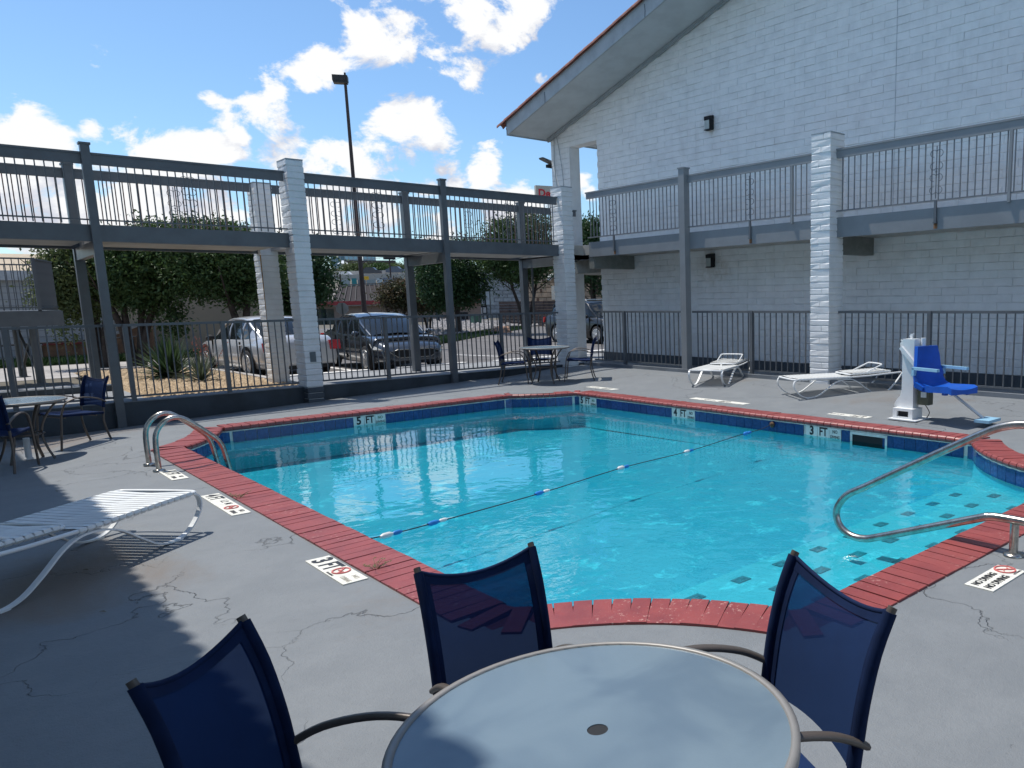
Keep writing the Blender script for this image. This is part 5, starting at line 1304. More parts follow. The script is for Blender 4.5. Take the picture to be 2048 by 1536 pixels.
def crown_mesh(lobes, N, leaf, m, seed, clump=.28):
    r = np.random.default_rng(seed); lobes = np.array(lobes, float); vol = lobes[:,3]*lobes[:,4]*lobes[:,5]; pr = vol/vol.sum()
    nc = max(8, N//26); ci = r.choice(len(lobes), nc, p=pr)
    d = r.normal(size=(nc, 3)); d /= np.linalg.norm(d, axis=1)[:,None]; rad = r.uniform(.35, 1.0, nc)**.55
    cc = lobes[ci,:3]+d*lobes[ci,3:6]*rad[:,None]
    k = r.integers(0, nc, N); sz = r.uniform(.5, 1.3, nc)*clump
    P = cc[k]+r.normal(size=(N,3))*sz[k][:,None]*np.array([1,1,.7])
    s = leaf*r.uniform(.55, 1.25, N)
    A = r.normal(size=(N,3)); A /= np.linalg.norm(A,axis=1)[:,None]; B = r.normal(size=(N,3)); B -= A*(A*B).sum(1)[:,None]; B /= np.linalg.norm(B,axis=1)[:,None]
    V = np.stack([P-A*s[:,None], P+B*s[:,None]*.45, P+A*s[:,None], P-B*s[:,None]*.45], 1).reshape(-1,3)
    me = bpy.data.meshes.new('crown'); me.vertices.add(4*N); me.vertices.foreach_set('co', V.astype(np.float32).ravel())
    me.loops.add(4*N); me.loops.foreach_set('vertex_index', np.arange(4*N, dtype=np.int32)); me.polygons.add(N)
    me.polygons.foreach_set('loop_start', np.arange(0, 4*N, 4, dtype=np.int32)); me.polygons.foreach_set('loop_total', np.full(N, 4, np.int32))
    me.materials.append(m); me.update(); me.validate(); return me
def tree(name, label, x, y, z, lobes, N, leaf, m, stems, group='trees beyond the fence', seed=1, clump=.28, r0=.11):
    t = thing(name, label, 'tree', (x, y, z), 0, group)
    link('crown', crown_mesh(lobes, N, leaf, m, seed, clump), t)
    r = random.Random(seed); b = MB()
    for (dx, dy, h, bend) in stems:
        pts = catmull([(dx*.15, dy*.15, -.1), (dx*.4+bend*.1, dy*.4, h*.35), (dx*.8-bend*.08, dy*.8, h*.7), (dx, dy, h)], 4); n_ = len(pts)
        b.tube(pts, [r0*(1-.6*i/n_) for i in range(n_)], 8)
        for k in range(5):
            i = int(n_*(.5+.09*k)); a = r.uniform(0, 6.28); l = h*r.uniform(.25, .45); q = Vector(pts[min(i, n_-1)])
            b.tube([q, q+Vector((math.cos(a)*l*.5, math.sin(a)*l*.5, l*.35)), q+Vector((math.cos(a)*l, math.sin(a)*l, l*.9))], [r0*.35, r0*.22, r0*.08], 5)
    b.build('trunk', M_BARK, t); return t
def px_lobe(D, base, items):
    """crown lobes from photograph outline (cx, cy, rx, ry px) at ground distance D, relative to base"""
    out = []
    for cx_, cy_, rx_, ry_ in items:
        c = at_d(cx_, cy_, D); k = D/FPX
        out.append((c.x-base.x, c.y-base.y, c.z-base.z, rx_*k, max(rx_, ry_)*k*.9, ry_*k))
    return out
def ptree(name, label, bx, D, items, N, leaf, m, stems, seed, zb=-.06, **k):
    p = at_d(bx, 640, D); base = Vector((p.x, p.y, zb)); return tree(name, label, base.x, base.y, zb, px_lobe(D, base, items), N, leaf, m, stems, seed=seed, **k)
ptree('tree', 'multi stemmed olive green tree left of the first steel post', 195, 28.5, [(150,550,44,50),(128,515,34,34),(165,600,44,32),(200,535,44,42),(112,598,28,28),(140,660,12,26),(190,500,26,16)], 17280, .065, LM['b'], [(-.5,.2,3.0,.3),(.4,-.2,3.2,-.2),(.0,.5,2.6,.1)], 11, clump=.19)
ptree('tree', 'dense dark green tree with forked trunk behind the yucca', 262, 28.0, [(268,545,56,50),(330,525,56,48),(290,592,42,30),(240,505,44,32),(335,472,40,18),(300,458,26,12),(388,458,36,16),(345,640,16,34)], 25920, .065, LM['a'], [(-.7,.1,3.2,.4),(-.2,.2,3.4,-.3),(.5,.2,3.0,.2),(.9,-.1,3.0,-.2)], 12, clump=.19)
ptree('tree', 'wide dark tree above the silver car', 486, 27.0, [(420,530,56,44),(470,505,58,50),(430,572,44,26),(390,500,46,40),(445,462,26,12),(520,555,44,42),(500,596,34,22),(365,555,34,36)], 24480, .062, LM['a'], [(-.35,.1,2.8,.3),(.25,.1,3.0,-.3)], 13, r0=.13, clump=.19)
ptree('tree', 'dark tree between the two brick piers', 600, 29.0, [(590,555,42,58),(624,555,34,52),(565,590,32,50),(612,505,28,22),(550,500,26,20)], 18720, .07, LM['c'], [(0,0,2.6,.2)], 14, clump=.24)
ptree('tree', 'rounded crape myrtle with russet top in front of the metal roof', 800, 46, [(798,592,34,22),(780,600,20,16),(830,600,28,20),(802,574,24,11)], 11520, .075, LM['d'], [(-.8,0,1.9,.3),(-.2,.2,2.0,-.3),(.4,0,1.8,.1),(.9,0,1.8,.1)], 15, clump=.28, r0=.07)
ptree('tree', 'small dark crape myrtle right of the rear post', 856, 47, [(858,600,28,20),(880,606,18,15),(840,590,20,16)], 7200, .075, LM['c'], [(-.4,0,1.7,.2),(.4,0,1.8,-.2)], 16, clump=.28, r0=.07)
ptree('tree', 'big dark green tree right of the third post', 915, 44, [(890,558,56,46),(930,530,48,44),(862,530,32,30),(900,592,50,24),(948,576,34,30),(925,492,26,14),(850,487,16,8)], 24480, .085, LM['c'], [(0,.0,3.4,.2),(.3,.3,3.0,-.2)], 17, clump=.3, r0=.16)
ptree('tree', 'tall green tree rising behind the walkway near the corner', 1052, 42, [(1020,500,50,44),(1060,462,36,34),(1000,470,32,32),(1080,505,40,36),(1040,538,54,26),(990,515,34,30),(1085,452,22,16),(1010,445,22,10)], 25920, .085, LM['a'], [(-.9,0,3.6,.4),(.3,.2,3.8,-.3),(.9,0,3.6,.1)], 18, clump=.3)
ptree('tree', 'dark tree seen through the gap beside the gable wall', 1190, 40, [(1178,500,44,44),(1195,470,34,30),(1160,545,36,20),(1205,560,20,30),(1180,452,26,12)], 14400, .085, LM['c'], [(.2,.2,3.4,.2),(-.2,0,3.0,-.1)], 19, clump=.3)
# far hedge like masses on the horizon
for k, (cx_, cy_, rx_, ry_, D, lab) in enumerate([(710,541,20,9,235,'far dark bush in front of the brown building'),(758,541,16,9,235,'far yellow green bush in front of the brown building'),(793,541,18,8,240,'far olive bush near the right end of the brown building'),(840,520,22,14,260,'far trees beyond the highway right of the poles')]):
    p = at_d(cx_, cy_, D); t = thing('bush', lab, 'bush', (p.x, p.y, p.z-1.4), 0, 'bushes by the highway'); kk = D/FPX
    link('crown', crown_mesh([(0, 0, 1.4, rx_*kk, rx_*kk, ry_*kk)], 8049, 0.300, LM['ba'[k % 2]], 40+k, .8), t)
# distant tree line
def ring_trees(name, label, D, x0, x1, hgt, N, seed, m=LM['c'], zb=-.5):
    r = np.random.default_rng(seed); lobes = []
    for a in np.arange(x0, x1, 26):
        p = at_d(a, 600, D); h = hgt*r.uniform(.6, 1.1); lobes.append((p.x, p.y, zb+h*.5, h*.9, h*.9, h*.6))
    return tag(link(name, crown_mesh(lobes, N, .5, m, seed, 1.0)), label, 'trees', kind='stuff')
ring_trees('tree_line', 'distant dark tree line along the horizon', 150, -700, 640, 6.5, 22000, 51)
ring_trees('tree_line', 'distant dark tree line right of the far wall', 150, 1120, 2100, 6.5, 16000, 52)
ring_trees('tree_line', 'low far tree line beyond the highway', 330, 800, 1120, 6, 9000, 53, zb=7)

def spiky(name, label, x, y, z, N, L, w, m, seed, up_=.55):
    t = thing(name, label, 'plant', (x, y, z)); r = random.Random(seed); lm = []
    for k in range(N):
        a = r.uniform(0, 6.283); e = r.uniform(.08, 1.45)**1.0; l = L*r.uniform(.7, 1.08)*(.75+.25*math.sin(e)); dx, dy = math.cos(a)*math.cos(e), math.sin(a)*math.cos(e); dz = math.sin(e)
        b = MB(); pts = []
        for i in range(5):
            s = i/4; pts.append(Vector((dx*l*s, dy*l*s, .05+dz*l*s-.22*l*s*s*math.cos(e))))
        side = Vector((-math.sin(a), math.cos(a), 0)); P = []
        for i, p in enumerate(pts):
            ww = w*(1-(i/4)**2.2)+.001; P.append([p-side*ww, p+Vector((0,0,-ww*.35)), p+side*ww])
        b.grid(P, smooth=False); b.build('leaf', m, t)
    return t
M_YUCCA = leaf_mat('yucca_leaf', (.055,.095,.035), (.03,.062,.028))
spiky('yucca', 'big round spiky yucca growing in the tan pebbles', 4.0, 20.6, .02, 230, 1.15, .03, M_YUCCA, 3)
spiky('red_yucca', 'smaller thin leaved yucca in front of the big one', 4.25, 19.1, .03, 120, .85, .013, leaf_mat('grey_green_leaf', (.10,.13,.085), (.06,.085,.05)), 5)
fl_ = thing('red_yucca_flower', 'thin coral pink flower stalks beside the yucca', 'flower', (4.75, 20.3, .03)); b = MB(); r = random.Random(4); pb = MB()
for k in range(7):
    a = r.uniform(0, 6.28); tp = Vector((math.cos(a)*.35, math.sin(a)*.35, r.uniform(.7, 1.0))); b.tube([(0,0,0), tp*.5+Vector((0,0,.1)), tp], .006, 4)
    for q in range(9):
        c = tp*(.65+.4*q/9)+Vector((r.uniform(-.05,.05), r.uniform(-.05,.05), 0)); pb.box(c.x-.008, c.x+.008, c.y-.008, c.y+.008, c.z-.012, c.z+.012)
b.build('stalk', mat('stalk', (.25,.12,.08), .7), fl_); pb.build('petals', mat('coral_petal', (.62,.20,.16), .6), fl_)
# weeds in the coping joint
for (px_, py_, lb) in ((478, 998, 'small weed sprouting at the coping joint by the 4 ft tiles'), (752, 1142, 'small dry weed at the coping joint by the 3 ft tiles')):
    p = at_z(px_, py_, 0); t = thing('weed', lb, 'weed', (p.x, p.y, 0)); b = MB(); r = random.Random(px_)
    for k in range(14):
        a = r.uniform(0, 6.28); l = r.uniform(.03, .09); b.tube([(0,0,0), (math.cos(a)*l*.5, math.sin(a)*l*.5, l*.5), (math.cos(a)*l, math.sin(a)*l, l*.7)], .0015, 3)
        c = Vector((math.cos(a)*l, math.sin(a)*l, l*.7)); b.add([c, c+Vector((.012,.004,.003)), c+Vector((.02,-.004,.006)), c+Vector((.01,-.008,0))], [(0,1,2,3)])
    b.build('stems', mat('weed_green', (.10,.12,.04), .8), t)
# ------------------------------------------------------------------ left landing of an outside stair
ls = thing('stair_landing', 'grey raised stair landing on round steel columns at the left edge', 'landing', (0, 0, 0))
b = MB(); b.box(-3, 2.32, 21.0, 24.2, 1.30, 1.60); b.build('slab', M_STEEL, ls)
b = MB(); b.box(-3, 2.30, 21.02, 24.2, 1.60, 1.615); b.build('slab_top', M_KERBTOP, ls)
for x, y in ((1.83, 21.3), (1.75, 23.9), (-1.6, 21.3)):
    b = MB(); b.tube([(x, y, 0.08), (x, y, 1.3)], .075, 14); b.lathe([(.14, .085), (.14, .10), (.08,.11)], 4, Matrix.Translation((x, y, 0))); b.build('column', M_STEEL, ls)
b = MB(); b.bar((1.83, 21.3, .25), (1.75, 23.9, 1.25), .05, .05); b.bar((1.83, 21.3, 1.25), (1.75, 23.9, .25), .05, .05); b.build('cross_brace', M_STEEL, ls)
lr = thing('railing', 'dark railing with scrollwork round the left stair landing', 'railing', (0,0,0), 0, G)
for (a, c) in (((-3, 21.05), (1.96, 21.05)), ((1.96, 21.05), (2.40, 22.5)), ((-3, 24.0), (2.27, 24.0))):
    a = Vector((*a, 0)); c = Vector((*c, 0)); d = c-a; n_ = int(d.length/(.062 if d.length < 2 else .11))
    b = MB(); b.bar(a+Vector((0,0,2.66)), c+Vector((0,0,2.66)), .045, .03); b.bar(a+Vector((0,0,1.68)), c+Vector((0,0,1.68)), .03, .025); b.build('hand_rail', M_STEEL, lr)
    pm = MB().box(-.008,.008,-.008,.008,1.62,2.65).mesh('picket', M_PICKET)
    for i in range(n_+1): link('picket', pm, lr, tuple(a+d*(i/n_)))
for x in (1.1, .3): link('scroll', SCROLL, lr, (x, 21.03, 1.78))
b = MB(); b.box(1.93, 1.99, 21.02, 21.08, 1.5, 2.68); b.box(1.10, 1.14, 21.02, 21.08, 1.55, 2.66); b.build('rail_post', M_STEEL, lr)
# ---- END PART 4
# ------------------------------------------------------------------ buildings and street things beyond
def building(name, label, cat='building', loc=(0,0,0), rz=0, group=None): return thing(name, label, cat, loc, rz, group)
# grey brick building behind the landing
bl = building('brick_building', 'low pale grey brick building with flat parapet at the left')
b = MB(); b.box(-14, 5.0, 33.0, 40, -.3, 2.55); b.build('wall', mat('grey_brickwork', (.40,.41,.42), .8, var=.1, scale=1.2, bump=.8, bscale=7), bl)
b = MB(); b.box(-14.2, 5.2, 32.8, 40, 2.55, 2.85); b.build('parapet', mat('parapet_paint', (.50,.51,.52), .7), bl)
b = MB(); b.prism([(32.8, 2.85), (45, 4.0), (45, 3.0)], -14, 5, axis='x'); b.build('roof', mat('tan_roof', (.45,.36,.24), .8, var=.15), bl)
ww = MB()
for z in np.arange(.15, 2.5, .20): ww.box(-14, 5.0, 32.985, 33.0, z, z+.012)
ww.build('course_joints', mat('joint_grey', (.24,.25,.26), .9), bl)
# tan stucco wall
tw = building('tan_wall', 'long plain tan stucco wall behind the trees', 'wall')
b = MB(); b.box(5.0, 9.9, 32.6, 33.0, -.3, 4.2); b.build('panel', mat('tan_stucco', (.36,.29,.21), .85, var=.06, scale=.7, bump=.3, bscale=8), tw)
b = MB(); b.box(4.95, 10.0, 32.5, 33.05, 4.2, 4.35); b.build('coping', M_CONC, tw)
# planter / ramp in front
pl = building('brick_planter', 'low brown brick ramp wall with pale sloping cap', 'wall')
b = MB(); b.prism([(2.9, -.1), (5.9, -.1), (5.9, 1.15), (4.3, .55), (2.9, .50)], 32.2, 32.5, axis='y'); b.build('wall', mat('brown_brick', (.24,.13,.075), .85, var=.3, scale=3, bump=.5, bscale=14), pl)
b = MB(); b.bar((4.3, 32.35, .58), (5.9, 32.35, 1.18), .36, .06); b.build('cap', M_CONC, pl)
b = MB(); b.box(2.95, 4.2, 32.15, 32.5, .50, .56); b.build('trim', mat('dull_red_trim', (.20,.035,.03), .7), pl)
b = MB(); b.box(2.68, 2.90, 32.15, 32.35, -.1, .55); b.build('end_post', M_CONC, pl)
# thin pipe rail in front of the planter
pr_ = thing('pipe_rail', 'thin dark pipe rail crossing in front of the brown ramp wall', 'railing')
b = MB(); b.tube([(-3, 27, .55), (5.0, 29.5, .75)], .02, 6); b.build('rail', M_DARK, pr_)
for x in (.6, 2.4, 4.2):
    b = MB(); y = 27+(x+3)/8*2.5; b.tube([(x, y, -.06), (x, y, .55+(x+3)/8*.2)], .018, 6); b.build('post', M_DARK, pr_)

# light pole
d = ray(690, 165); Dp = 33.0; p = at_d(727, 600, Dp)
lp = thing('street_lamp', 'tall brown parking lot light pole with boxy lamp head', 'street lamp', (p.x, p.y, -.06))
top = (at_d(690, 165, Dp)).z+.06
b = MB(); b.tube([(0,0,0), (0,0,top*.5), (0,0,top)], [.10, .075, .05], 12); b.lathe([(.2,0),(.2,.03),(.13,.05)], 12); b.build('pole', mat('brown_pole', (.055,.035,.03), .6, var=.15), lp)
b = MB(); hx = -rt2.normalized(); M = Matrix.Translation((0, 0, top)) @ Matrix.Rotation(R_(-28), 4, 'Z')
b.box(-.42, .10, -.18, .18, .02, .22, M); b.prism([(-.40,-.16),(.08,-.16),(.08,.16),(-.40,.16)], -.04, .02, M=M); b.box(-.02, .04, -.05, .05, .26, .34, M); b.box(-.02, .04, -.195, -.18, .04, .22, M); b.build('lamp_head', mat('lamp_bronze', (.03,.025,.022), .5), lp)
b = MB(); b.box(-.38, .05, -.14, .14, -.05, -.04, M); b.build('lens', mat('amber_lens', (.16,.13,.08), .3), lp)
# stop sign seen from behind
p = at_d(683, 600, 30); ssn = thing('stop_sign', 'back of an octagonal road sign on a thin post behind the charcoal car', 'sign', (p.x, p.y, -.06))
zc = at_d(683, 617, 30).z+.06; M = Matrix.Rotation(math.atan2(p.x, p.y)*-1, 4, 'Z')
b = MB(); b.prism([(.215*math.cos(R_(22.5+45*k)), zc+.215*math.sin(R_(22.5+45*k))) for k in range(8)], -.004, .004, axis='y', M=M); b.build('plate', mat('sign_back', (.36,.36,.34), .5, .2), ssn)
b = MB(); b.bar((0,-.03,0), (0,-.03,zc+.19), .05, .03); b.build('post', mat('sign_post', (.12,.13,.12), .6, .3), ssn)
# tall white sign backs
p = at_d(980, 600, 43); sg = thing('parking_sign', 'pair of pale rectangular sign backs on one thin post', 'sign', (p.x, p.y, -.06))
M = Matrix.Rotation(-math.atan2(p.x, p.y), 4, 'Z'); za = at_d(980, 609, 43).z+.06; zb_ = at_d(980, 583, 43).z+.06
b = MB(); b.box(-.20, -.02, -.02, .0, za, zb_, M @ Matrix.Rotation(R_(-14), 4, 'Z')); b.box(.02, .18, -.02, .0, za, zb_+.0, M @ Matrix.Rotation(R_(18), 4, 'Z')); b.build('plate', mat('pale_sign', (.62,.68,.70), .4), sg)
b = MB(); b.bar((0,0,0), (0,0,zb_+.05), .06, .04); b.build('post', mat('sign_post2', (.2,.21,.2), .6, .3), sg)
# boulder
p = at_z(1003, 665, -.05); bo = bpy.data.objects.new('boulder', None)
me = bpy.data.meshes.new('boulder'); import bmesh
bmm = bmesh.new(); bmesh.ops.create_icosphere(bmm, subdivisions=3, radius=1)
from mathutils import noise as mn
for v in bmm.verts:
    n_ = mn.noise(v.co*1.7)*.25+mn.noise(v.co*4)*.08; v.co *= (1+n_); v.co.x *= .62; v.co.y *= .5; v.co.z = max(-.05, v.co.z)*.36
bmm.to_mesh(me); bmm.free(); me.materials.append(mat('tan_boulder', (.40,.24,.16), .85, var=.25, scale=4, bump=.8, bscale=6)); bo = link('boulder', me, None, (p.x, p.y, -.05)); tag(bo, 'reddish tan boulder lying on the lawn tongue', 'rock')
# green utility box, dumpster, menu board
p = at_d(952, 640, 60); ux = thing('utility_box', 'small green utility box in the stone bed', 'utility box', (p.x, p.y, -.1))
b = MB(); b.box(-.3, .3, -.25, .25, 0, .8); b.build('cabinet', mat('utility_green', (.04,.11,.075), .6), ux); b = MB(); b.box(-.33, .33, -.28, .28, .8, .86); b.build('lid', mat('utility_green2', (.08,.2,.13), .6), ux)
p = at_d(964, 600, 92); mb_ = thing('menu_board', 'tall black framed drive through menu board', 'sign', (p.x, p.y, -.9)); M = Matrix.Rotation(-math.atan2(p.x, p.y), 4, 'Z')
b = MB(); b.box(-.5, .5, -.1, .1, .0, 2.1, M); b.build('frame', M_DARK, mb_)
for x0, x1, z0, z1 in ((-.38,-.04,.9,1.9),(.06,.38,1.3,1.9),(.06,.38,.3,1.2),(-.38,-.04,.3,.8)):
    b = MB(); b.box(x0, x1, -.112, -.101, z0, z1, M); b.build('menu_panel', mat('menu_panel', (.45,.47,.48), .4), mb_)
p = at_d(912, 600, 70); dm = thing('order_canopy', 'dark order point canopy and trash bin beyond the trees', 'canopy', (p.x, p.y, -.3)); M = Matrix.Rotation(-math.atan2(p.x, p.y), 4, 'Z')
b = MB(); b.box(-1.9, 1.2, -1, 1, 2.0, 2.3, M); b.box(-1.7,-1.4,-.2,.2,0,2,M); b.build('canopy', mat('dull_navy', (.02,.03,.05), .6), dm); b = MB(); b.box(.1, .9, -.4, .4, 0, 1.1, M); b.build('bin', M_RUBBER, dm)

# dark retaining wall with cap (right background)
A = at_z(1000, 645, -.05); B = at_d(1235, 600, 44)
A = at_d(1000, 600, 57); B = at_d(1240, 600, 50)
rw_ = building('plank_wall', 'dark brown stacked timber retaining wall behind the parking lot', 'wall'); Av = Vector((A.x, A.y, 0)); Bv = Vector((B.x, B.y, 0)); dv = (Bv-Av); Lr = dv.length
zt_ = at_d(1080, 602, 55).z
rows_ = 9; hh = (zt_+.1)/rows_
pm = {}
for r_i in range(rows_):
    n_ = 5
    for k in range(n_):
        off = (.5 if r_i % 2 else 0); s0 = max(0, (k-off)/n_*Lr); s1 = min(Lr, (k+1-off)/n_*Lr) if k < n_-1 else Lr
        a_ = Av+dv.normalized()*(s0+.03); c_ = Av+dv.normalized()*(s1-.03); j = random.uniform(-.03, .03)
        b = MB(); b.bar(a_+Vector((0, j, -.1+hh*(r_i+.5))), c_+Vector((0, j, -.1+hh*(r_i+.5))), .3, hh*.9); b.build('plank', mat('dark_timber', (.075,.05,.045), .8, var=.3, scale=2, perobj=.25), rw_)
# tan split face building behind it
tb = building('stone_building', 'tan split face stone building lit by sun behind the dark wall')
A2 = at_d(1042, 600, 64); B2 = at_d(1260, 600, 56); Av = Vector((A2.x, A2.y, 0)); Bv = Vector((B2.x, B2.y, 0)); dv = Bv-Av; ang_ = math.atan2(dv.y, dv.x)
M = Matrix.Translation(Av) @ Matrix.Rotation(ang_, 4, 'Z'); Lr = dv.length
b = MB(); b.box(0, Lr, .0, 8, -.2, 5.2, M); b.build('wall', mat('tan_stone', (.30,.215,.145), .9, var=.15, scale=1.5), tb)
sm_ = mat('tan_block', (.37,.27,.185), .9, var=.22, scale=1.2, bump=.5, bscale=8, perobj=.12); bb = MB().box(.02, .98, -.06, .0, .02, .34).mesh('block', sm_)
for i in range(13):
    for k in range(int(Lr)):
        x = k+(.5 if i % 2 else 0)
        if x+1 > Lr: continue
        link('block', bb, tb, M=M @ Matrix.Translation((x, random.uniform(-.03, 0), .05+i*.37)))
for x, z in ((1.6,.9),(1.9,1.6),(2.3,2.3),(2.6,3.0),(3.0,3.7),(Lr-3.2,1.2),(Lr-2.6,2.0)):
    b = MB(); b.box(x, x+.22, -.10, -.07, z, z+.25, M); b.build('dark_block', mat('dark_block', (.08,.045,.03), .9), tb)
b = MB(); b.box(3.6, 4.7, -.12, -.02, 1.7, 2.75, M); b.build('service_panel', mat('cream_panel', (.50,.47,.40), .6), tb)
for x in (3.6, 6.4):
    b = MB(); b.prism([(-.1, 3.4), (-.5, 3.15), (-.5, 3.4), (-.1, 3.65)], x, x+.35, axis='x', M=M); b.build('flood_lamp', mat('lamp_grey2', (.4,.42,.42), .4), tb)
# far grey block wall behind the sign
gw = building('block_wall', 'far grey stone block wall with dark downpipes', 'wall'); A3 = at_d(925, 600, 110); B3 = at_d(1060, 600, 112); Av = Vector((A3.x, A3.y, 0)); dv = Vector((B3.x, B3.y, 0))-Av; M = Matrix.Translation(Av) @ Matrix.Rotation(math.atan2(dv.y, dv.x), 4, 'Z'); Lr = dv.length
b = MB(); b.box(0, Lr, 0, 10, -1, 5.2, M); b.build('wall', mat('grey_stone', (.27,.29,.31), .9, var=.2, scale=1.2), gw)
bb = MB().box(.03, 1.17, -.1, 0, .03, .47).mesh('block', mat('grey_block', (.33,.35,.37), .9, var=.2, scale=1, perobj=.15))
for i in range(12):
    for k in range(int(Lr/1.2)): 
        x = k*1.2+(.6 if i % 2 else 0)
        if x+1.2 < Lr: link('block', bb, gw, M=M @ Matrix.Translation((x, random.uniform(-.05, 0), -.9+i*.5)))
for x in (1.8, 2.9): 
    b = MB(); b.box(x, x+.18, -.3, -.12, -.9, 5, M); b.build('downpipe', M_DARK, gw)
# restaurant with hipped metal roof
D = 80; p = at_d(677, 600, D); rs = building('restaurant', 'restaurant with hipped grey metal roof and red fascia beyond the lot'); eL = at_d(664, 605, D); eR = at_d(960, 598, 78); rL = at_d(677, 573, D+4); rR = at_d(900, 562, D+4)
E0 = Vector((eL.x, eL.y, 1.82)); E1 = Vector((eR.x, eR.y, 1.95)); R0 = Vector((rL.x, rL.y, rL.z)); R1 = Vector((rR.x, rR.y, rR.z))
back = (E1-E0).cross(Vector((0,0,1))).normalized()*-9
if back.y < 0: back = -back
EL2 = at_d(610, 605, D+2); E2 = Vector((EL2.x, EL2.y, 1.85))
b = MB(); b.add([E0, E1, R1, R0], [(0,1,2,3)]); b.add([E0, R0, R0+back*.3, E2+back*.3, E2], [(0,4,3,2,1)]); b.add([R0, R1, R1+back*.3, R0+back*.3], [(0,1,2,3)]); b.build('roof', mat('brown_metal_roof', (.045,.040,.043), .8, .0, var=.1, spec=.1), rs)
nR = (E1-E0).cross(R0-E0).normalized()
if nR.z < 0: nR = -nR
n_ = 26
for i in range(n_+1):
    a_ = E0.lerp(E1, i/n_); c_ = R0.lerp(R1, i/n_); b = MB(); b.bar(a_+nR*.05, c_+nR*.05, .07, .09); b.build('roof_seam', mat('roof_seam', (.02,.018,.02), .7), rs)
for i in range(1, 9):
    a_ = E0.lerp(E2, i/9); b = MB(); b.bar(a_+Vector((0,0,.06)), R0.lerp(R0+back*.3, i/9)+Vector((0,0,.06)), .07, .07); b.build('roof_seam', mat('pale_seam', (.22,.22,.22), .6), rs)
b = MB(); b.bar(E0+Vector((0,0,-.12)), E1+Vector((0,0,-.12)), .2, .34); b.bar(E2+Vector((0,0,-.12)), E0+Vector((0,0,-.12)), .2, .34); b.build('fascia', mat('red_fascia', (.30,.025,.03), .5), rs)
b = MB(); b.bar(E0+Vector((0,0,-.36)), E1+Vector((0,0,-.36)), .3, .10); b.bar(R0+Vector((0,0,.1)), R1+Vector((0,0,.1)), .2, .12); b.bar(R0+Vector((0,0,.05)), E0+Vector((0,0,.08)), .16, .1); b.build('trim', mat('taupe_trim', (.2,.17,.15), .6), rs)
W0 = E0+Vector((0,0,-1))*0+back.normalized()*.6+(E1-E0).normalized()*.8; W1 = E1+back.normalized()*.6
W0.z = W1.z = 0
b = MB(); b.add([(W0.x,W0.y,-1.2),(W1.x,W1.y,-1.2),(W1.x,W1.y,1.6),(W0.x,W0.y,1.6)], [(0,1,2,3)]); M = None
WE = E2+back.normalized()*.6; b.add([(WE.x,WE.y,-1.2),(W0.x,W0.y,-1.2),(W0.x,W0.y,1.6),(WE.x,WE.y,1.6)], [(0,1,2,3)])
b.bar((W0.x,W0.y+.3,.2),(W1.x,W1.y+.3,.2), .3, 2.7); b.build('wall', mat('tan_rose_wall', (.28,.21,.175), .8, var=.08), rs)
for i in range(3):
    q = WE.lerp(W0, .25+i*.22); b = MB(); b.box(q.x-.6, q.x+.45, q.y-.12, q.y-.04, -.6, 1.2); f_ = b.build('window', mat('dim_window', (.06,.085,.08), .1), rs)
# hill / highway / far buildings
hw = building('highway', 'pale elevated concrete highway crossing the background', 'bridge'); a_ = at_d(560, 556, 205); c_ = at_d(1120, 541, 205)
dvh = (c_-a_).normalized(); a_ = a_-dvh*60; c_ = c_+dvh*80
b = MB(); b.bar(a_+Vector((0,0,-.6)), c_+Vector((0,0,-.6)), 16, 1.3); b.build('deck', mat('pale_highway', (.40,.385,.36), .8, var=.06), hw)
b = MB(); b.bar(a_+Vector((0,0,.6)), c_+Vector((0,0,.6)), .5, 1.1); b.build('barrier', mat('pale_barrier', (.50,.48,.44), .8), hw)
b = MB(); b.bar(a_+Vector((3,-6,-2.0)), c_+Vector((3,-6,-2.0)), 2, 1.6); b.build('under_beam', mat('dim_beam', (.2,.2,.2), .9), hw)
for k in range(9):
    q = a_.lerp(c_, (k+.5)/9); b = MB(); b.box(q.x-1, q.x+1, q.y-1, q.y+1, -1, q.z-1); b.build('pier', mat('pale_highway', (.4,.38,.36), .8), hw)
bbn = building('brown_office', 'long brown brick office block behind the highway'); M = Matrix.Translation((0,0,0))
q0 = at_d(690, 552, 290); q1 = at_d(792, 552, 290); zt2 = at_d(740, 527, 290).z; b = MB(); b.bar((q0.x,q0.y,(4+zt2)/2), (q1.x,q1.y,(4+zt2)/2), 12, zt2-4); b.build('wall', mat('brown_office', (.13,.085,.07), .8, var=.1, scale=.2), bbn)
b = MB(); b.bar((q0.x,q0.y-.2,zt2+.3), (q1.x,q1.y-.2,zt2+.3), 12.6, .8); b.build('roof', mat('brown_trim', (.08,.06,.06), .8), bbn)
q2 = at_d(662, 552, 285); b = MB(); b.bar((q2.x,q2.y,9), (q0.x,q0.y,9), 10, 8); b.build('annex', mat('brown_office', (.13,.085,.07), .8), bbn)
for k in range(6):
    q = q0.lerp(q1, .45+.05*k); b = MB(); b.box(q.x-.5, q.x+.5, q.y-7.2, q.y-6.8, 8, 12.5); b.build('window', M_WHITETILE, bbn)
cn = building('white_canopy', 'small white peaked canopy in front of the brown office', 'canopy'); q = at_d(686, 528, 275); b = MB()
z0 = at_d(686, 528, 275).z; z1_ = at_d(686, 524, 275).z; zz = at_d(686, 521, 275).z
b.lathe([(2.1, z0), (.2, zz)], 4, Matrix.Translation((q.x, q.y, 0)) @ Matrix.Rotation(.6, 4, 'Z'), smooth=False); b.build('roof', M_WHITE, cn); b = MB(); b.bar((q.x, q.y, 4), (q.x, q.y, z0), .6, .6); b.build('post', M_WHITE, cn)
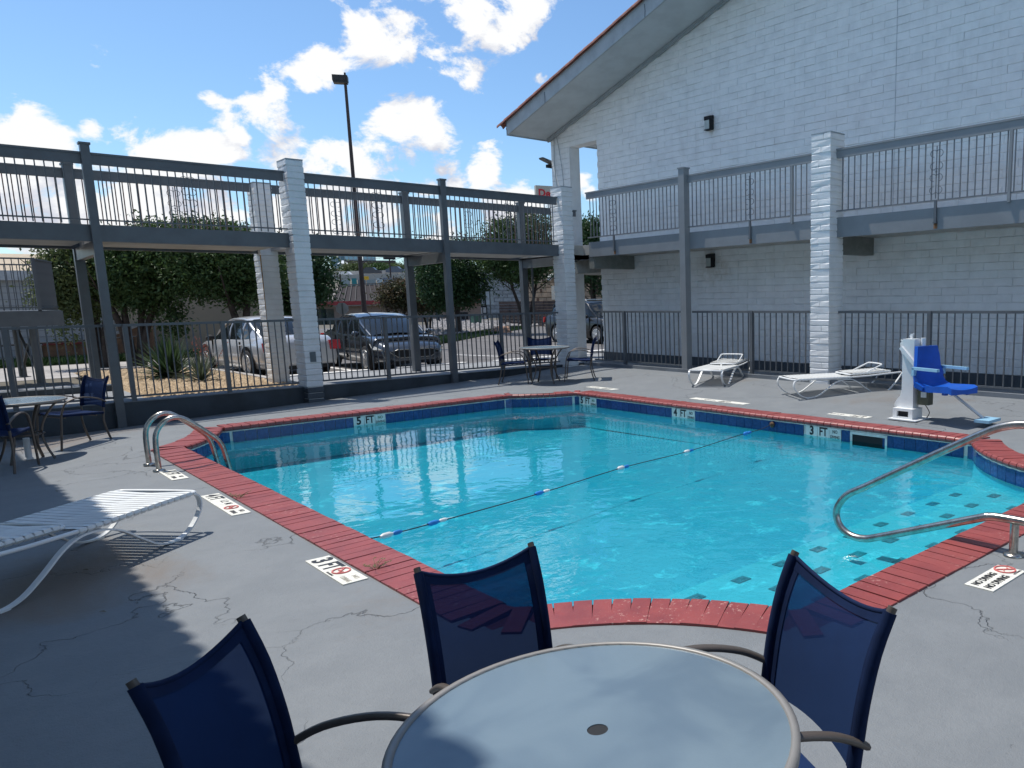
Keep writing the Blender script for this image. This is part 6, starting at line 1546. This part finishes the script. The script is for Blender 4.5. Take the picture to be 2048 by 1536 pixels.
def tower(x0, x1, ytop, D, label, m1):
    t = building('glass_tower', label, group='glass office towers on the skyline'); a_ = at_d(x0, 520, D); c_ = at_d(x1, 520, D); zt3 = at_d((x0+x1)/2, ytop, D).z; u = (c_-a_); Lw = math.hypot(u.x, u.y); M = Matrix.Translation((a_.x, a_.y, 0)) @ Matrix.Rotation(math.atan2(u.y, u.x), 4, 'Z')
    b = MB(); b.box(0, Lw, 0, 30, -5, zt3, M); b.build('facade', m1, t)
    n_ = max(3, int(Lw/4)); mm = mat('tower_mullion', (.35,.42,.47), .4)
    for k in range(n_+1): b = MB(); b.box(k*Lw/n_-.25, k*Lw/n_+.25, -.6, 0, -5, zt3, M); b.build('mullion', mm, t)
    for z in np.arange(4, zt3, 4.5): b = MB(); b.box(0, Lw, -.5, 0, z, z+.5, M); b.build('spandrel', mm, t)
tg = mat('pale_tower_glass', (.30,.47,.58), .15, .3, var=.1, scale=.05); tg2 = mat('dark_tower_glass', (.10,.17,.22), .15, .3, var=.1, scale=.05)
tower(662, 690, 506, 600, 'dark blue glass tower at the left of the skyline gap', tg2)
tower(690, 715, 505, 590, 'pale blue glass tower left of the light pole', tg)
tower(727, 751, 505, 590, 'pale blue glass tower right of the light pole', tg)
# yellow sign, teal stall, poles
p = at_d(733, 556, 150); ys_ = thing('yellow_sign', 'tiny yellow square road sign right of the light pole', 'sign', (p.x, p.y, 0)); M = Matrix.Rotation(-math.atan2(p.x, p.y), 4, 'Z')
b = MB(); b.box(-.38, .38, -.05, .05, p.z-.34, p.z+.30, M); b.build('plate', mat('sign_yellow', (.80,.45,.02), .5), ys_); b = MB(); b.box(-.05, .05, 0, .08, -.5, p.z-.3, M); b.build('post', M_DARK, ys_)
shp = building('shop_row', 'row of low shops with teal and white fronts under the highway'); 
for (x0, x1, y0, y1, c) in ((680,700,568,560,(.30,.36,.38)),(704,714,568,557,(.02,.22,.24)),(716,732,568,560,(.16,.18,.2)),(734,752,566,560,(.28,.33,.34)),(754,765,567,557,(.48,.55,.58)),(766,796,562,556,(.20,.22,.27))):
    a_ = at_d(x0, y0, 130); c_ = at_d(x1, y0, 130); zt4 = at_d((x0+x1)/2, y1, 130).z; b = MB(); b.bar((a_.x,a_.y,(zt4-1)/2), (c_.x,c_.y,(zt4-1)/2), 3, zt4+1); b.build('shop_front', mat('shop_%d' % x0, c, .6), shp)
for (bx, yt, D, lb) in ((815, 505, 95, 'dark utility pole left of the rear steel post'), (779, 519, 140, 'thin far lamp pole above the metal roof'), (680, 548, 120, 'short post left above the metal roof')):
    p = at_d(bx, yt, D); b = MB(); b.tube([(0,0,-1), (0,0,p.z)], .16 if D < 100 else .12, 6); t = thing('utility_pole', lb, 'pole', (p.x, p.y, 0), 0, 'poles in the background'); b.build('pole', mat('pole_brown', (.06,.04,.04), .8), t)
    if D > 100 and yt < 530: b = MB(); b.box(-.9, .9, -.3, .3, p.z, p.z+.4); b.build('lamp', M_DARK, t)
b = MB(); q = at_d(779, 522, 140); w = at_d(815, 512, 95); w2 = at_d(700, 526, 200)
for dz in (0, .6): b.tube([(w2.x, w2.y, w2.z+dz), (q.x, q.y, q.z+dz), (w.x, w.y, w.z+dz)], .035, 4)
tag(b.build('power_lines', M_DARK), 'thin power lines sagging between far poles', 'cable')
# restaurant pylon sign, cut by the corner pier
D = 105; p = at_d(1103, 385, D); ps = thing('pylon_sign', 'tall pylon restaurant sign with red letters half hidden by the corner pier', 'sign', (p.x, p.y, -1)); M = Matrix.Rotation(-math.atan2(p.x, p.y)+R_(20), 4, 'Z')
zc = p.z+1; b = MB(); b.box(-2.15, 2.3, -.3, .3, zc-1.0, zc+.75, M); b.build('panel', mat('cream_sign', (.55,.50,.42), .5), ps)
b = MB(); b.box(-.3, .3, -.2, .2, 0, zc-1.1, M); b.build('post', M_CONC, ps)
text_obj('Den', 1.3, M @ Matrix.Translation((-.75, -.31, zc-.2)) @ Matrix.Rotation(math.pi/2, 4, 'X'), mat('sign_red', (.65,.02,.03), .5), ps, bold=.04, ext=.03, align='CENTER')
# parked vehicles on the highway (tiny)
for (px_, py_, c, lb) in ((743,547,(.05,.05,.06),'tiny dark pickup on the far highway'),(792,545,(.08,.10,.14),'tiny grey car on the far highway near the pole'),(693,556,(.6,.6,.6),'tiny white car below the far canopy')):
    p = at_d(px_, py_, 200); t = thing('distant_car', lb, 'car', (p.x, p.y, p.z), -.65, 'cars on the far highway'); b = MB(); b.prism([(-2.1,0),(2.1,0),(2.1,.75),(1.2,.85),(.6,1.4),(-1.0,1.4),(-1.6,.85),(-2.1,.8)], -.9, .9, axis='y'); b.build('body', mat('tiny_%d' % px_, c, .3), t)
# leaves scattered on the deck
r = random.Random(5); lf_m = mat('fallen_leaf', (.22,.17,.07), .8, var=.3)
for (px_, py_, lw) in ((113,983,'beyond the white lounger'),(172,1140,'beside the white lounger leg'),(206,1224,'in front of the nearest chair')):
    p = at_z(px_, py_, .004); b = MB(); b.add([(-.02,0,0),(0,.008,.006),(.025,0,.002),(0,-.008,.004)], [(0,1,2,3)]); o_ = b.build('leaf', lf_m, None, (p.x, p.y, .006), r.uniform(0, 3)); tag(o_, 'small dry leaf lying on the grey deck '+lw, 'leaf', 'dry leaves on the deck')
